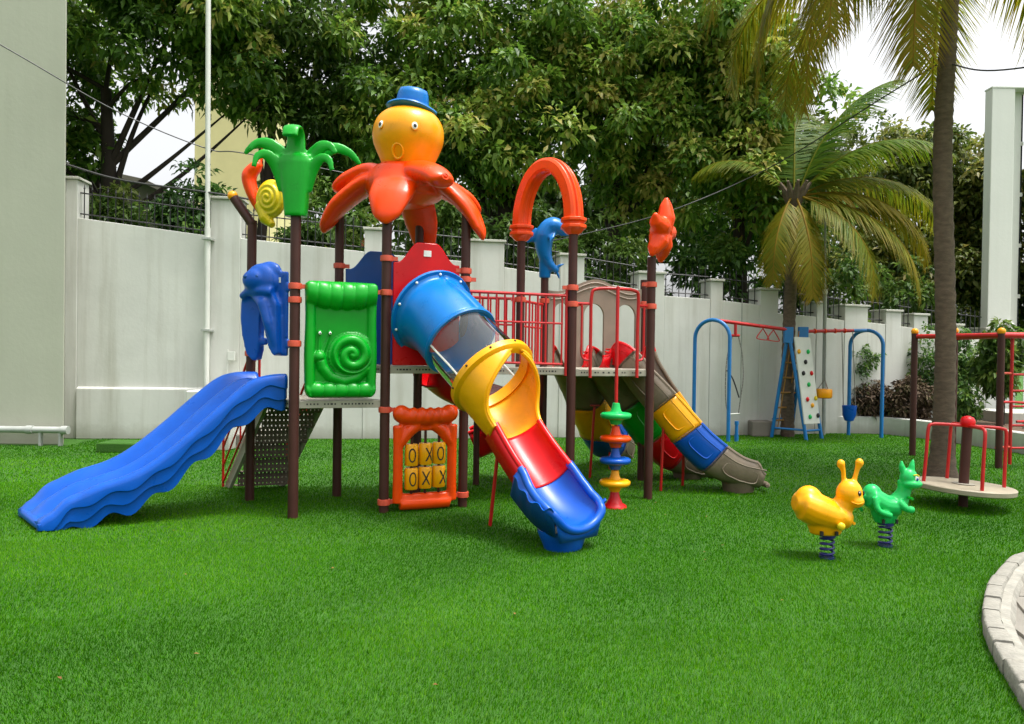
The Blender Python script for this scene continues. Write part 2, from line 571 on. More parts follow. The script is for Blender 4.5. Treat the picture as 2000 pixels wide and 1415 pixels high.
# kerb (outer edge on the grass side) and the paving it holds
KERB = catmull([(7.2, 7.55, 0), (5.9, 7.35, 0), (4.72, 6.76, 0), (4.29, 6.39, 0), (3.79, 5.82, 0), (3.45, 5.36, 0), (3.24, 5.03, 0), (2.96, 4.45, 0), (2.74, 3.9, 0), (2.5, 3.1, 0), (2.25, 2.2, 0)], 10)
pave_pts = []
for i, p in enumerate(KERB):
    t = (KERB[min(i + 1, len(KERB) - 1)] - KERB[max(i - 1, 0)]).normalized()
    nrm = V((-t.y, t.x, 0))
    pave_pts.append((p + nrm * 0.08))
pv = sheet('paving', [(p.x, p.y) for p in pave_pts] + [(9.5, 2.2), (9.5, 7.55)], 0.004, M_PAVE)
kerb = MB()
kerb_root = None
def kerb_run():
    global kerb_root
    L = [0.0]
    for a, b in zip(KERB, KERB[1:]):
        L.append(L[-1] + (b - a).length)
    def at_len(s):
        for i in range(len(L) - 1):
            if s <= L[i + 1] or i == len(L) - 2:
                t = (s - L[i]) / (L[i + 1] - L[i])
                p = KERB[i].lerp(KERB[i + 1], t)
                d = (KERB[i + 1] - KERB[i]).normalized()
                return p, V((-d.y, d.x, 0))
    # continuous mortar bed, the setting object the stones belong to
    rings = []
    for k in range(90):
        p, nr = at_len(L[-1] * k / 89)
        rings.append([p + nr * a + V((0, 0, z)) for a, z in ((0.012, 0.0), (0.012, 0.088), (0.17, 0.072), (0.205, 0.0))])
    bed = MB()
    bed.loft(rings)
    kerb_root = tag(bed.build('kerb', M_KERB, angle=30), kind='structure')
    s = 0.0
    r = random.Random(3)
    while s < L[-1] - 0.2:
        ln = r.uniform(0.19, 0.36)
        e = min(s + ln, L[-1])
        rings = []
        h = 0.105 + r.uniform(-0.006, 0.008)
        inn = r.uniform(0.095, 0.115)
        out = r.uniform(-0.006, 0.006)
        for k in range(4):
            p, nr = at_len(s + 0.008 + (e - s - 0.016) * k / 3)
            rings.append([p + nr * a + V((0, 0, z)) for a, z in ((out, 0.0), (out + 0.003, h - 0.012), (out + 0.016, h), (inn - 0.01, h + 0.004), (inn, h - 0.012), (inn, 0.0))])
        b = MB()
        b.loft(rings)
        b.build('kerb_stone', M_KERB, kerb_root, angle=50)
        s = e
kerb_run()
# large paving slabs inside the kerb
def slabs():
    r = random.Random(5)
    kb = [(p.x, p.y) for p in pave_pts]
    def left_of(x, y):
        # kerb limit in x for this y
        best = None
        for (x0, y0), (x1, y1) in zip(kb, kb[1:]):
            if min(y0, y1) <= y <= max(y0, y1) and abs(y1 - y0) > 1e-6:
                xx = x0 + (x1 - x0) * (y - y0) / (y1 - y0)
                best = xx if best is None else max(best, xx)
        return best if best is not None else 99
    step = 0.62
    for iy in range(0, 8):
        y0 = 2.6 + iy * step
        y1 = y0 + step - 0.012
        xs = max(left_of(0, y0), left_of(0, y1), left_of(0, (y0 + y1) / 2))
        for ix in range(9):
            x0 = 2.4 + ix * step + (0.31 if iy % 2 else 0)
            x1 = x0 + step - 0.012
            if x1 < xs - 0.45 or xs > 50 or x0 > 7:
                continue
            a0, a1 = max(x0, left_of(0, y0) + 0.10), max(x0, left_of(0, y1) + 0.10)
            if max(a0, a1) > x1 - 0.04:
                continue
            z = 0.02 + r.uniform(-0.002, 0.002)
            b = MB()
            b.add([(a0, y0, 0.0), (x1, y0, 0.0), (x1, y1, 0.0), (a1, y1, 0.0), (a0 + .004, y0 + .004, z), (x1 - .004, y0 + .004, z), (x1 - .004, y1 - .004, z), (a1 + .004, y1 - .004, z)],
                  [(4, 5, 6, 7), (0, 1, 5, 4), (1, 2, 6, 5), (2, 3, 7, 6), (3, 0, 4, 7)])
            b.v = [(x, y, zz + 0.006) for x, y, zz in b.v]
            b.build('paving_slab', M_PAVE, pv, smooth=False)
slabs()

# ------------------------------------------------------------------ boundary wall with pillars and iron fence
WL = [(-9.2, 14.85), (-3.7, 15.4), (0, 16.0), (6.1, 17.45), (13, 19.6)]
def wall_y(x):
    for (x0, y0), (x1, y1) in zip(WL, WL[1:]):
        if x <= x1:
            return y0 + (y1 - y0) * (x - x0) / (x1 - x0)
    return WL[-1][1]
WALL = thing('boundary_wall', 'long white painted boundary wall with stepped pillars and black iron fence on top', 'wall', (1.5, wall_y(1.5), 0))
PILLARS = [(-9.0, -8.77, 5.27), (-6.2, -5.61, 4.97), (-3.12, -2.67, 4.44), (-0.93, -0.2, 4.28), (1.03, 1.57, 4.06), (2.83, 3.44, 3.74), (4.56, 4.86, 3.63), (5.81, 6.27, 3.47),
           (7.32, 7.5, 3.21), (8.11, 8.77, 3.16), (9.3, 9.76, 3.07), (10.14, 10.57, 3.0), (11.18, 11.67, 2.77), (12.4, 12.9, 2.7)]
PANELS = [(-8.77, -6.2, 4.45, 4.16), (-5.61, -3.12, 4.13, 3.93), (-2.67, -0.93, 3.89, 3.79), (-0.2, 1.03, 3.7, 3.57), (1.57, 2.83, 3.48, 3.33), (3.44, 4.56, 3.2, 3.16),
          (4.86, 5.81, 3.14, 3.06), (6.27, 7.32, 2.88, 2.83), (7.5, 8.11, 2.82, 2.76), (8.77, 9.3, 2.73, 2.7), (9.76, 10.14, 2.66, 2.63), (10.57, 11.18, 2.59, 2.53), (11.67, 12.4, 2.5, 2.45)]
def on_wall(x, d=0.0):
    e = 0.01
    sl = (wall_y(x + e) - wall_y(x - e)) / (2 * e)
    n = math.hypot(1, sl)
    return V((x - d * sl / n, wall_y(x) + d / n, 0))       # d > 0 is behind the face
bar_b = MB()
bar_b.box((-0.008, -0.008, 0), (0.008, 0.008, 0.60))
bar_b.lathe([(0.008, 0.60), (0.020, 0.625), (0.012, 0.65), (0.001, 0.72)], 4)
BAR = bar_b.mesh('fence_bar', False)
BAR.materials.append(M_IRON)
for i, (x0, x1, z0, z1) in enumerate(PANELS):
    b = MB()
    n = 6
    for k in range(n):
        xa, xb = x0 + (x1 - x0) * k / n, x0 + (x1 - x0) * (k + 1) / n
    A, B = on_wall(x0), on_wall(x1)
    A2, B2 = on_wall(x0, 0.22), on_wall(x1, 0.22)
    up = lambda p, z: V((p.x, p.y, z))
    b.add([up(A, 0), up(B, 0), up(B2, 0), up(A2, 0), up(A, z0), up(B, z1), up(B2, z1), up(A2, z0)],
          [(3, 2, 1, 0), (4, 5, 6, 7), (0, 1, 5, 4), (1, 2, 6, 5), (2, 3, 7, 6), (3, 0, 4, 7)])
    b.build('wall_panel', M_WALL, WALL, smooth=False, bevel=0.012)
    # iron fence on the panel
    f = MB()
    for dz in (0.10, 0.52):
        P, Q = on_wall(x0, 0.11), on_wall(x1, 0.11)
        ang = math.atan2(Q.y - P.y, Q.x - P.x)
        f.tube([up(P, z0 + dz), up(Q, z1 + dz)], 0.014, 4)
    fp = f.build('fence_rails', M_IRON, WALL, smooth=False)
    nb = max(3, int(round((x1 - x0) / 0.155)))
    for k in range(nb):
        t = (k + 0.5) / nb
        p = on_wall(x0 + (x1 - x0) * t, 0.112)
        inst('bar', BAR, fp, (p.x, p.y, z0 + (z1 - z0) * t - 0.01), ang, (1, 1, 1.08 if k % 4 == 2 else 1.0))
for i, (x0, x1, z) in enumerate(PILLARS):
    b = MB()
    A, B = on_wall(x0, -0.012), on_wall(x1, -0.012)
    ang = math.atan2(B.y - A.y, B.x - A.x)
    w = (B - A).length
    M = rotz(ang, A)
    b.box((0, 0, 0), (w, 0.50, z - 0.055), M)
    p = b.build('pillar', M_WALL, WALL, smooth=False, bevel=0.012)
    c = MB()
    c.box((-0.035, -0.04, z - 0.055), (w + 0.035, 0.535, z), M)
    c.build('coping', M_COPE, p, smooth=False, bevel=0.01)
# thicker lower course at the left with a low footing block
b = MB()
A, B = on_wall(-8.75, -0.07), on_wall(-5.75, -0.07)
A2, B2 = on_wall(-8.75, 0.02), on_wall(-5.75, 0.02)
b.add([up(A, 0), up(B, 0), up(B2, 0), up(A2, 0), up(A, 1.02), up(B, 1.02), up(B2, 1.06), up(A2, 1.06)], [(3, 2, 1, 0), (4, 5, 6, 7), (0, 1, 5, 4), (1, 2, 6, 5), (2, 3, 7, 6), (3, 0, 4, 7)])
b.build('plinth', M_WALL, WALL, smooth=False, bevel=0.015)
b = MB()
b.box((-5.92, 13.42, 0), (-5.12, 15.18, 1.08))
b.build('footing_block', M_WALL, WALL, smooth=False, bevel=0.02)
b = MB()
b.box((-5.12, 13.75, 0), (-4.55, 15.2, 0.26))
b.build('footing_step', M_PAVE, WALL, smooth=False, bevel=0.02)
# vertical construction joints showing as slightly recessed dark lines
b = MB()
for x in (-0.62, 3.2, 5.35, -2.9):
    p = on_wall(x, -0.004)
    b.tube([up(p, 0.9), up(p, 3.2)], 0.012, 6)
b.build('rain_pipe', M_PIPE, WALL)
b = MB()
p = on_wall(-5.75, -0.06)
b.box((p.x - 0.06, p.y - 0.05, 1.62), (p.x + 0.08, p.y, 1.80))
b.tube([(p.x - 0.07, p.y - 0.02, 1.35), (p.x - 0.07, p.y - 0.02, 1.85)], 0.012, 6)
b.build('junction_box', M_POLE, WALL, smooth=False, bevel=0.006)

# turf-covered drain box at the foot of the wall
b = MB()
b.box((-7.28, 12.95, 0), (-6.42, 13.5, 0.17))
tag(b.build('drain_cover', M_LAWN, smooth=False, bevel=0.02), 'low turf covered drain box on the lawn before the wall', 'drain cover')
b = MB()
b.box((5.55, 17.0, 0), (6.05, 17.4, 0.36))
tag(b.build('stone_block', M_SHED, smooth=False, bevel=0.03), 'dark stone block at the foot of the wall behind the climbing frame', 'block')

# ------------------------------------------------------------------ left building
LB = thing('building', 'plain grey white building wall filling the left edge', 'building', (-12, 14, 0))
b = MB()
b.add([(x, y, z) for z in (0, 14.0) for x, y in ((-16, 13.75), (-8.42, 13.9), (-9.05, 14.95), (-16, 14.95))], [(3, 2, 1, 0), (4, 5, 6, 7), (0, 1, 5, 4), (1, 2, 6, 5), (2, 3, 7, 6), (3, 0, 4, 7)])
b.build('wall', M_LBLD, LB, smooth=False, bevel=0.02)
PIPE = thing('drain_pipe', 'grey horizontal drain pipe along the foot of the left building', 'pipe', (-9.3, 13.75, 0))
b = MB()
b.tube([(-14, 13.74, 0.30), (-8.28, 13.74, 0.30)], 0.062, 14)
b.build('pipe', M_PIPE, PIPE)
for x in (-8.95, -8.30, -10.4):
    b = MB()
    b.tube([(x - 0.06, 13.74, 0.30), (x + 0.06, 13.74, 0.30)], 0.078, 14)
    b.build('coupling', M_PIPE, PIPE)
for x in (-8.75, -8.38, -10.6):
    b = MB()
    b.box((x - 0.02, 13.70, 0), (x + 0.02, 13.78, 0.26))
    b.build('support', M_PIPE, PIPE, smooth=False)

# ------------------------------------------------------------------ right building
RB = thing('building', 'white building with tall column and slit windows at the right edge', 'building', (14.5, 20.5, 0))
b = MB()
b.box((12.45, 19.4, 0), (13.05, 19.7, 8.95))
b.build('column', M_RBLD, RB, smooth=False, bevel=0.015)
b = MB()
b.box((13.05, 19.69, 0), (13.42, 20.2, 8.95))
b.build('recessed_wall', M_RBLD, RB, smooth=False)
b = MB()
b.add([(x, y, z) for z in (0, 8.95) for x, y in ((13.5, 19.5), (20, 19.5), (20, 24), (16.6, 24))], [(3, 2, 1, 0), (4, 5, 6, 7), (0, 1, 5, 4), (1, 2, 6, 5), (2, 3, 7, 6), (3, 0, 4, 7)])
b.build('wall', M_RBLD, RB, smooth=False)
for z in np.arange(0.9, 8.5, 1.35):
    b = MB()
    b.box((13.42, 19.74, z), (13.5, 20.1, z + 1.25))
    b.build('window_pane', M_GLASSD, RB, smooth=False)
    b = MB()
    b.box((13.42, 19.70, z + 1.25), (13.5, 20.1, z + 1.35))
    b.build('window_bar', M_RBLD, RB, smooth=False)
b = MB()
b.box((12.44, 19.39, 8.95), (20.0, 19.72, 9.0))
b.build('parapet_coping', M_RBLD, RB, smooth=False, bevel=0.01)
b = MB()
b.box((12.95, 19.28, 2.75), (13.05, 19.4, 2.87))
b.ball((13.0, 19.26, 2.76), 0.06)
b.build('wall_lamp', M_POLE, RB)

# ------------------------------------------------------------------ planter
PL = thing('planter', 'low white curved planter wall with brown soil at the right', 'planter', (9.6, 16.8, 0))
PF = catmull([(7.7, 18.0, 0), (8.3, 18.05, 0), (9.05, 17.95, 0), (9.62, 16.85, 0), (9.95, 15.4, 0), (10.08, 14.5, 0), (10.1, 13.2, 0), (10.1, 11.5, 0)], 8)
rings = []
for i, p in enumerate(PF):
    t = (PF[min(i + 1, len(PF) - 1)] - PF[max(i - 1, 0)]).normalized()
    n = V((-t.y, t.x, 0))
    rings.append([p + V((0, 0, 0)), p + V((0, 0, 0.40)), p + n * 0.02 + V((0, 0, 0.42)), p + n * 0.16 + V((0, 0, 0.42)), p + n * 0.18 + V((0, 0, 0.0))])
b = MB()
b.loft(rings)
b.build('planter_wall', M_WALL, PL, angle=30)
b = MB()
b.add([(p.x + 0.1, p.y + 0.1, 0.36) for p in PF] + [(16, 11.5, 0.36), (16, 19.35, 0.36), (10, 18.6, 0.36)], [tuple(range(len(PF) + 3))])
b.build('soil', M_SOIL, PL, smooth=False)
b = MB()
b.box((11.6, 17.2, 0.3), (16, 18.6, 0.62))
b.box((11.2, 14.6, 0.3), (16, 16.2, 0.50))
b.build('terrace_step', M_COPE, PL, smooth=False, bevel=0.02)

# ------------------------------------------------------------------ buildings beyond the wall
YB = thing('house', 'pale yellow building seen between the tree trunks behind the wall', 'building', (-19, 45, 0))
b = MB()
b.box((-19.0, 44, 0), (-14.6, 50, 18.6))
b.build('wall', M_YBLD, YB, smooth=False)
b = MB()
b.box((-19.1, 43.9, 18.6), (-14.5, 50.1, 18.9))
b.build('roof_slab', M_TILE, YB, smooth=False)
SH = thing('shed', 'grey brown gabled shed behind the left end of the fence', 'building', (-13, 24, 0))
b = MB()
b.prism([(-17.5, 0), (-10.7, 0), (-10.7, 6.6), (-11.6, 7.0), (-17.5, 8.2)], 23.5, 28)
b.build('wall', M_SHED, SH, smooth=False)
b = MB()
b.prism([(-17.5, 8.2), (-11.6, 7.0), (-10.5, 6.5), (-10.5, 6.64), (-11.6, 7.14), (-17.5, 8.34)], 23.2, 28.3)
b.build('roof', M_SHED, SH, smooth=False)
HS = thing('house', 'small white house with terracotta roof far behind the octopus', 'building', (-6.8, 34, 0))
b = MB()
b.box((-10, 34, 0), (-6.6, 38, 6.6))
b.build('wall', M_COPE, HS, smooth=False)
b = MB()
b.prism([(-10.4, 6.6), (-6.2, 6.6), (-8.3, 8.0)], 33.6, 38.4)
b.build('roof', M_TILE, HS, smooth=False)

# ------------------------------------------------------------------ poles and cables
FP = thing('flagpole', 'tall slim white pole fixed to the boundary wall', 'pole', (-6.2, 15.0, 0))
b = MB()
b.tube([(-6.2, 15.0, 0.9), (-6.2, 15.0, 4.3)], 0.058, 14)
b.tube([(-6.2, 15.0, 4.2), (-6.24, 15.0, 11.0)], 0.050, 14)
b.build('pole', M_POLE, FP)
for z in (4.05, 2.2):
    b = MB()
    b.box((-6.29, 14.92, z), (-6.11, 15.16, z + 0.05))
    b.build('bracket', M_PIPE, FP, smooth=False, bevel=0.005)
FP2 = thing('lamp_pole', 'thin grey pole against the wall beside the climbing panel', 'pole', (7.45, 17.6, 0))
b = MB()
b.tube([(7.45, 17.6, 0), (7.42, 17.6, 3.4)], 0.045, 10)
b.tube([(7.42, 17.6, 3.4), (7.38, 17.6, 6.0)], 0.022, 10)
b.build('pole', M_PIPE, FP2)
b = MB()
b.tube([(7.42, 17.6, 3.36), (7.42, 17.6, 3.46)], 0.055, 10)
b.build('collar', M_POLE, FP2)
def cable(pts, label, r=0.012):
    b = MB()
    b.tube(catmull(pts, 10), r, 6)
    tag(b.build('cable', M_CABLE), label, 'cable')
cable([(-15.0, 9.6, 10.6), (-11.5, 11.5, 8.4), (-9.03, 13.0, 7.12), (-7.6, 14.1, 6.35), (-6.24, 15.0, 5.9), (-5.5, 15.2, 5.86), (-3.0, 16.2, 5.6)], 'black overhead cable slanting down from the left building to the slim pole')
cable([(-9.05, 14.8, 5.52), (-7.87, 14.95, 5.22), (-5.74, 15.0, 4.95), (-3.6, 15.3, 4.6)], 'thick black cable sagging along the fence top at the left', 0.022)
cable([(0.6, 16.3, 4.30), (1.4, 16.25, 4.45), (3.4, 16.2, 5.0), (5.46, 15.9, 5.9), (6.2, 12.5, 6.25), (6.33, 11.2, 6.28)], 'thin cable rising through the trees to the tall palm trunk')
cable([(6.40, 11.1, 6.28), (6.7, 10.4, 5.9), (7.6, 9.4, 5.75)], 'thin cable leaving the tall palm trunk towards the right')

# ================================================================== VEGETATION
def np_mesh(name, verts, faces, m, tint=None, parent=None, org=(0, 0, 0)):
    """verts (n,3), faces (k,3|4) int arrays; tint per vertex"""
    me = bpy.data.meshes.new(name)
    nf, fs = faces.shape
    org = np.array(org, float)
    me.vertices.add(len(verts))
    me.vertices.foreach_set('co', (verts - org).astype(np.float32).ravel())
    me.loops.add(nf * fs)
    me.loops.foreach_set('vertex_index', faces.astype(np.int32).ravel())
    me.polygons.add(nf)
    me.polygons.foreach_set('loop_start', np.arange(0, nf * fs, fs, dtype=np.int32))
    me.polygons.foreach_set('loop_total', np.full(nf, fs, dtype=np.int32))
    me.update(calc_edges=True)
    if tint is not None:
        a = me.attributes.new('tint', 'FLOAT', 'POINT')
        a.data.foreach_set('value', tint.astype(np.float32))
    me.materials.append(m)
    o = bpy.data.objects.new(name, me)
    COL.objects.link(o)
    place(o, V(org), parent)
    return o

def unit(a):
    return a / np.maximum(np.linalg.norm(a, axis=1, keepdims=True), 1e-9)

def leaf_cloud(centers, axis, normal, length, width, fold=0.25, droop=0.25):
    """kite leaves with a folded midrib and a drooping tip: 5 verts, 4 triangles"""
    n = len(centers)
    axis = unit(axis)
    side = unit(np.cross(normal, axis))
    nrm = unit(np.cross(axis, side))
    L, W = length[:, None], width[:, None]
    base = centers
    mid = centers + axis * L * 0.5 - nrm * W * 0.0
    tip = centers + axis * L - np.array([0, 0, 1.0]) * L * droop
    lft = centers + axis * L * 0.45 + side * W * 0.5 + nrm * W * fold
    rgt = centers + axis * L * 0.45 - side * W * 0.5 + nrm * W * fold
    verts = np.stack([base, lft, mid, rgt, tip], 1).reshape(-1, 3)
    k = np.arange(n)[:, None] * 5
    f = np.concatenate([k + [0, 2, 1], k + [0, 3, 2], k + [1, 2, 4], k + [2, 3, 4]], 1).reshape(-1, 3)
    return verts, f

def crown_leaves(blobs, n_clump, n_leaf, leaf_len, clump_r, tint_mid, tint_sd, shell=0.55):
    """clumps of leaves spread through ellipsoid blobs [(centre, radii, weight)]"""
    C = []
    N = []
    wsum = sum(b[2] for b in blobs)
    for c, r, w in blobs:
        k = int(n_clump * w / wsum)
        d = unit(rng.normal(size=(k, 3)))
        rr = (rng.random(k) ** shell)[:, None]
        C.append(np.array(c) + d * rr * np.array(r))
        N.append(d)
    C = np.concatenate(C)
    N = np.concatenate(N)
    ctint = rng.normal(tint_mid, tint_sd, len(C))
    crad = clump_r * rng.uniform(0.65, 1.4, len(C))
    idx = np.repeat(np.arange(len(C)), n_leaf)
    n = len(idx)
    d = rng.normal(size=(n, 3))
    d[:, 2] += 0.35
    d = unit(d + N[idx] * 0.35)
    pos = C[idx] + d * (crad[idx] * rng.uniform(0.45, 1.05, n))[:, None] * np.array([1, 1, 0.72])
    out = unit(d * 0.7 + rng.normal(size=(n, 3)) * 0.55)
    out[:, 2] -= 0.4
    nr = unit(np.array([0, 0, 0.7]) + d * 0.7 + rng.normal(size=(n, 3)) * 0.5)
    ln = leaf_len * rng.uniform(0.55, 1.45, n)
    v, f = leaf_cloud(pos, out, nr, ln, ln * rng.uniform(0.32, 0.58, n), fold=0.22, droop=0.2)
    t = np.clip(ctint[idx] + rng.normal(0, 0.18, n), 0, 1)
    return v, f, np.repeat(t, 5), C

def tree(name, label, base, trunk_r, height, blobs, mat, n_clump, n_leaf, leaf_len, clump_r, tint=0.45, sd=0.16, lean=(0, 0), group='trees behind the wall', forks=7, bark=M_BARK):
    T = thing(name, label, 'tree', (base[0], base[1], 0), group)
    v, f, t, C = crown_leaves(blobs, n_clump, n_leaf, leaf_len, clump_r, tint, sd)
    b = MB()
    r = random.Random(int(abs(base[0]) * 100))
    top = V((base[0] + lean[0], base[1] + lean[1], height))
    tr = [V((base[0], base[1], 0)), V((base[0] + lean[0] * 0.2 + r.uniform(-.1, .1), base[1] + lean[1] * .2, height * 0.3)), V((base[0] + lean[0] * 0.55 + r.uniform(-.15, .15), base[1] + lean[1] * .55, height * 0.65)), top]
    P = catmull(tr, 6)
    rr = [trunk_r * (1 - 0.65 * i / (len(P) - 1)) for i in range(len(P))]
    b.tube(P, rr, 10)
    pick = rng.choice(len(C), min(len(C), forks * 2), replace=False)
    for k, ci in enumerate(pick):
        c = V(C[ci])
        i = int(len(P) * r.uniform(0.55, 0.98))
        s = P[min(i, len(P) - 1)]
        if (c - s).length < 0.5: continue
        m1 = s.lerp(c, 0.5) + V((r.uniform(-.3, .3), r.uniform(-.3, .3), -0.05 * (c - s).length + r.uniform(0, .4)))
        q = catmull([s, m1, c], 5)
        r0 = min(rr[min(i, len(P) - 1)] * 0.5, 0.085)
        b.tube(q, [r0 * (1 - 0.85 * j / (len(q) - 1)) for j in range(len(q))], 6)
    b.build('trunk', bark, T)
    o = np_mesh('crown', v, f, mat, t, T, (base[0], base[1], float(v[:, 2].min())))
    return T

def B(x, y, z, rx, ry, rz, w=None):
    return ((x, y, z), (rx, ry, rz), w or rx * rz)

tree('broadleaf_tree', 'dark leafy tree with thick trunk next to the left building', (-10.1, 18.3), 0.34, 8.2,
     [B(-11.0, 18.2, 9.6, 2.8, 2.0, 2.9), B(-8.6, 17.6, 9.9, 2.1, 1.6, 1.8), B(-7.3, 18.0, 11.2, 2.3, 1.8, 2.4), B(-7.0, 18.4, 8.6, 1.2, 1.0, 0.9, 1.6), B(-11.6, 18.5, 6.8, 1.7, 1.4, 1.0, 1.3)],
     L_TEAK, 190, 150, 0.21, 0.55, 0.38, 0.2)
tree('broadleaf_tree', 'tall open tree with thin forked trunks behind the green plastic palm', (-6.9, 19.5), 0.2, 9.5,
     [B(-6.4, 19.5, 10.2, 1.9, 1.8, 2.6), B(-4.6, 20.5, 9.0, 1.7, 1.6, 2.0, 2.8), B(-5.9, 19.6, 8.3, 1.3, 1.2, 0.9, 1.8), B(-5.6, 20.4, 6.7, 1.5, 1.4, 1.3, 1.6)],
     L_DARK, 145, 140, 0.19, 0.5, 0.5, 0.2, lean=(0.6, 0.3))
tree('broadleaf_tree', 'broad large leaved tree rising behind the octopus roof', (-0.4, 20.5), 0.30, 9.0,
     [B(-2.6, 19.8, 9.4, 2.5, 1.8, 2.9), B(0.9, 19.6, 9.8, 2.6, 1.8, 2.8), B(-0.6, 19.2, 7.4, 2.4, 1.6, 1.6), B(2.6, 20, 8.2, 1.5, 1.5, 1.8), B(-1.6, 20.6, 12.2, 3.0, 1.8, 1.6)],
     L_TEAK, 270, 150, 0.21, 0.55, 0.50, 0.22)
tree('broadleaf_tree', 'dark trunked tree behind the orange arch', (2.7, 20.8), 0.32, 8.5,
     [B(2.7, 20.9, 10.2, 2.7, 1.8, 2.6), B(4.2, 19.4, 8.4, 2.1, 1.6, 2.1), B(3.5, 20.5, 6.5, 1.6, 1.3, 1.3, 1.5)],
     L_TEAK, 175, 150, 0.20, 0.55, 0.58, 0.22, lean=(0.3, 0))
tree('broadleaf_tree', 'pale flowering broadleaf tree left of the smaller palm', (6.0, 19.6), 0.26, 8.0,
     [B(5.2, 19.4, 10.2, 2.2, 1.7, 1.9), B(6.6, 19.3, 8.2, 2.0, 1.6, 2.2), B(5.8, 19.2, 6.0, 2.2, 1.5, 1.6), B(7.4, 19.6, 6.2, 1.3, 1.3, 1.6)],
     L_TEAK, 215, 150, 0.20, 0.52, 0.62, 0.22)
tree('broadleaf_tree', 'lower olive green tree behind the wall right of the smaller palm', (14.0, 25.5), 0.22, 6.5,
     [B(13.0, 25.4, 8.2, 2.1, 1.7, 2.0), B(15.2, 25.6, 7.6, 2.0, 1.6, 2.2), B(12.0, 24.8, 5.0, 1.9, 1.5, 2.0), B(14.4, 24.6, 4.2, 2.4, 1.5, 1.8)],
     L_OLIVE, 230, 130, 0.22, 0.6, 0.48, 0.2)
tree('broadleaf_tree', 'olive green tree between the tall palm and the right building', (15.9, 24.5), 0.2, 6.0,
     [B(15.6, 24.5, 7.2, 1.2, 1.2, 1.7), B(15.9, 24.3, 4.4, 1.4, 1.2, 1.8)], L_OLIVE, 110, 130, 0.22, 0.6, 0.5, 0.18)
tree('broadleaf_tree', 'distant dark tree filling the gap above the octopus', (0.0, 30), 0.3, 9,
     [B(-6.5, 30.5, 9.5, 3.2, 2, 3.5, 7), B(-1.5, 30.5, 7.0, 5.0, 2, 3.6), B(5.0, 30.5, 8.5, 4.5, 2, 4.2), B(11, 31, 8.0, 3.6, 2, 3.6)],
     L_DARK, 330, 80, 0.38, 0.8, 0.42, 0.18)
under = [(-9.3, 17.2, 'bushy dark shrub behind the fence by the left building', 4.6, 0.9), (-7.4, 17.0, 'bright bushy shrub left of the slim white pole behind the fence', 4.9, 1.0),
         (-4.6, 17.6, 'dark shrub behind the fence at the plastic snail', 4.8, 1.2), (-2.0, 17.9, 'dense shrub behind the fence under the octopus', 4.7, 1.3),
         (0.4, 18.2, 'dense shrub behind the fence left of the blue dolphin', 4.6, 1.3), (2.6, 18.6, 'dense shrub behind the fence at the orange starfish', 4.4, 1.1),
         (5.0, 18.9, 'dense shrub behind the fence above the left swing arch', 4.0, 1.2), (8.2, 20.0, 'dense shrub behind the fence above the right swing arch', 3.9, 1.3),
         (11.0, 20.9, 'dense shrub behind the fence beside the tall palm trunk', 3.6, 1.2)]
for i, (x, y, lab, z, r) in enumerate(under):
    tree('shrub', lab, (x, y), 0.07, z * 0.8, [B(x, y, z, r, 0.7, 1.0), B(x + 0.3, y, z - 1.2, r * 0.8, 0.6, 0.9)], L_DARK if i not in (1, 6) else L_SHRUB, 46, 90, 0.17, 0.34, 0.45, 0.2, group='shrubs behind the fence', forks=4)

# plants in the planter
def planter_plant(name, label, x, y, z0, z1, r, mat, clumps, leaf, n_leaf=26, group='planter plants', cr=0.12):
    T = thing(name, label, 'plant', (x, y, 0.36), group)
    h = z1 - z0
    v, f, t, C = crown_leaves([B(x, y, (z0 + z1) / 2, r, r * 0.7, h / 2)], clumps, n_leaf, leaf, cr, 0.5, 0.2, 0.5)
    np_mesh('foliage', v, f, mat, t, T, (x, y, z0))
    b = MB()
    rr = random.Random(int(x * 50))
    for k in range(6):
        c = C[rr.randrange(len(C))]
        b.tube(catmull([(x + rr.uniform(-.08, .08), y + rr.uniform(-.08, .08), 0.36), (x + (c[0] - x) * 0.4, y + (c[1] - y) * .4, 0.36 + (c[2] - 0.36) * 0.6), tuple(c)], 4), 0.012, 5)
    b.build('stem', M_BARK, T)
planter_plant('climbing_plant', 'sparse climbing plant under the right swing arch', 8.7, 18.28, 1.15, 2.35, 0.38, L_SHRUB, 46, 0.10, 20)
planter_plant('climbing_plant', 'sparse green climber on the wall left of the tall palm trunk', 10.3, 18.5, 0.7, 2.7, 0.3, L_SHRUB, 46, 0.10, 20)
planter_plant('climbing_plant', 'dense green climber between palm trunk and right building', 11.05, 18.4, 0.5, 2.6, 0.5, L_SHRUB, 110, 0.13, 34)
planter_plant('dry_shrub', 'dry brown twiggy bush behind the right swing arch', 8.85, 18.35, 0.36, 1.25, 0.55, L_DRY, 120, 0.10, 40)
planter_plant('dry_shrub', 'dry brown twiggy bush in the planter left of the tall palm', 9.75, 18.0, 0.36, 1.35, 0.65, L_DRY, 140, 0.10, 40)
planter_plant('leafy_plant', 'bright yellow green leafy plant beside the tall palm trunk', 10.5, 17.0, 0.4, 1.25, 0.3, L_SHRUB, 46, 0.12, 24)
planter_plant('small_tree', 'small dark leaved tree before the right building', 11.25, 17.0, 1.0, 2.7, 0.5, L_DARK, 90, 0.17, 30)

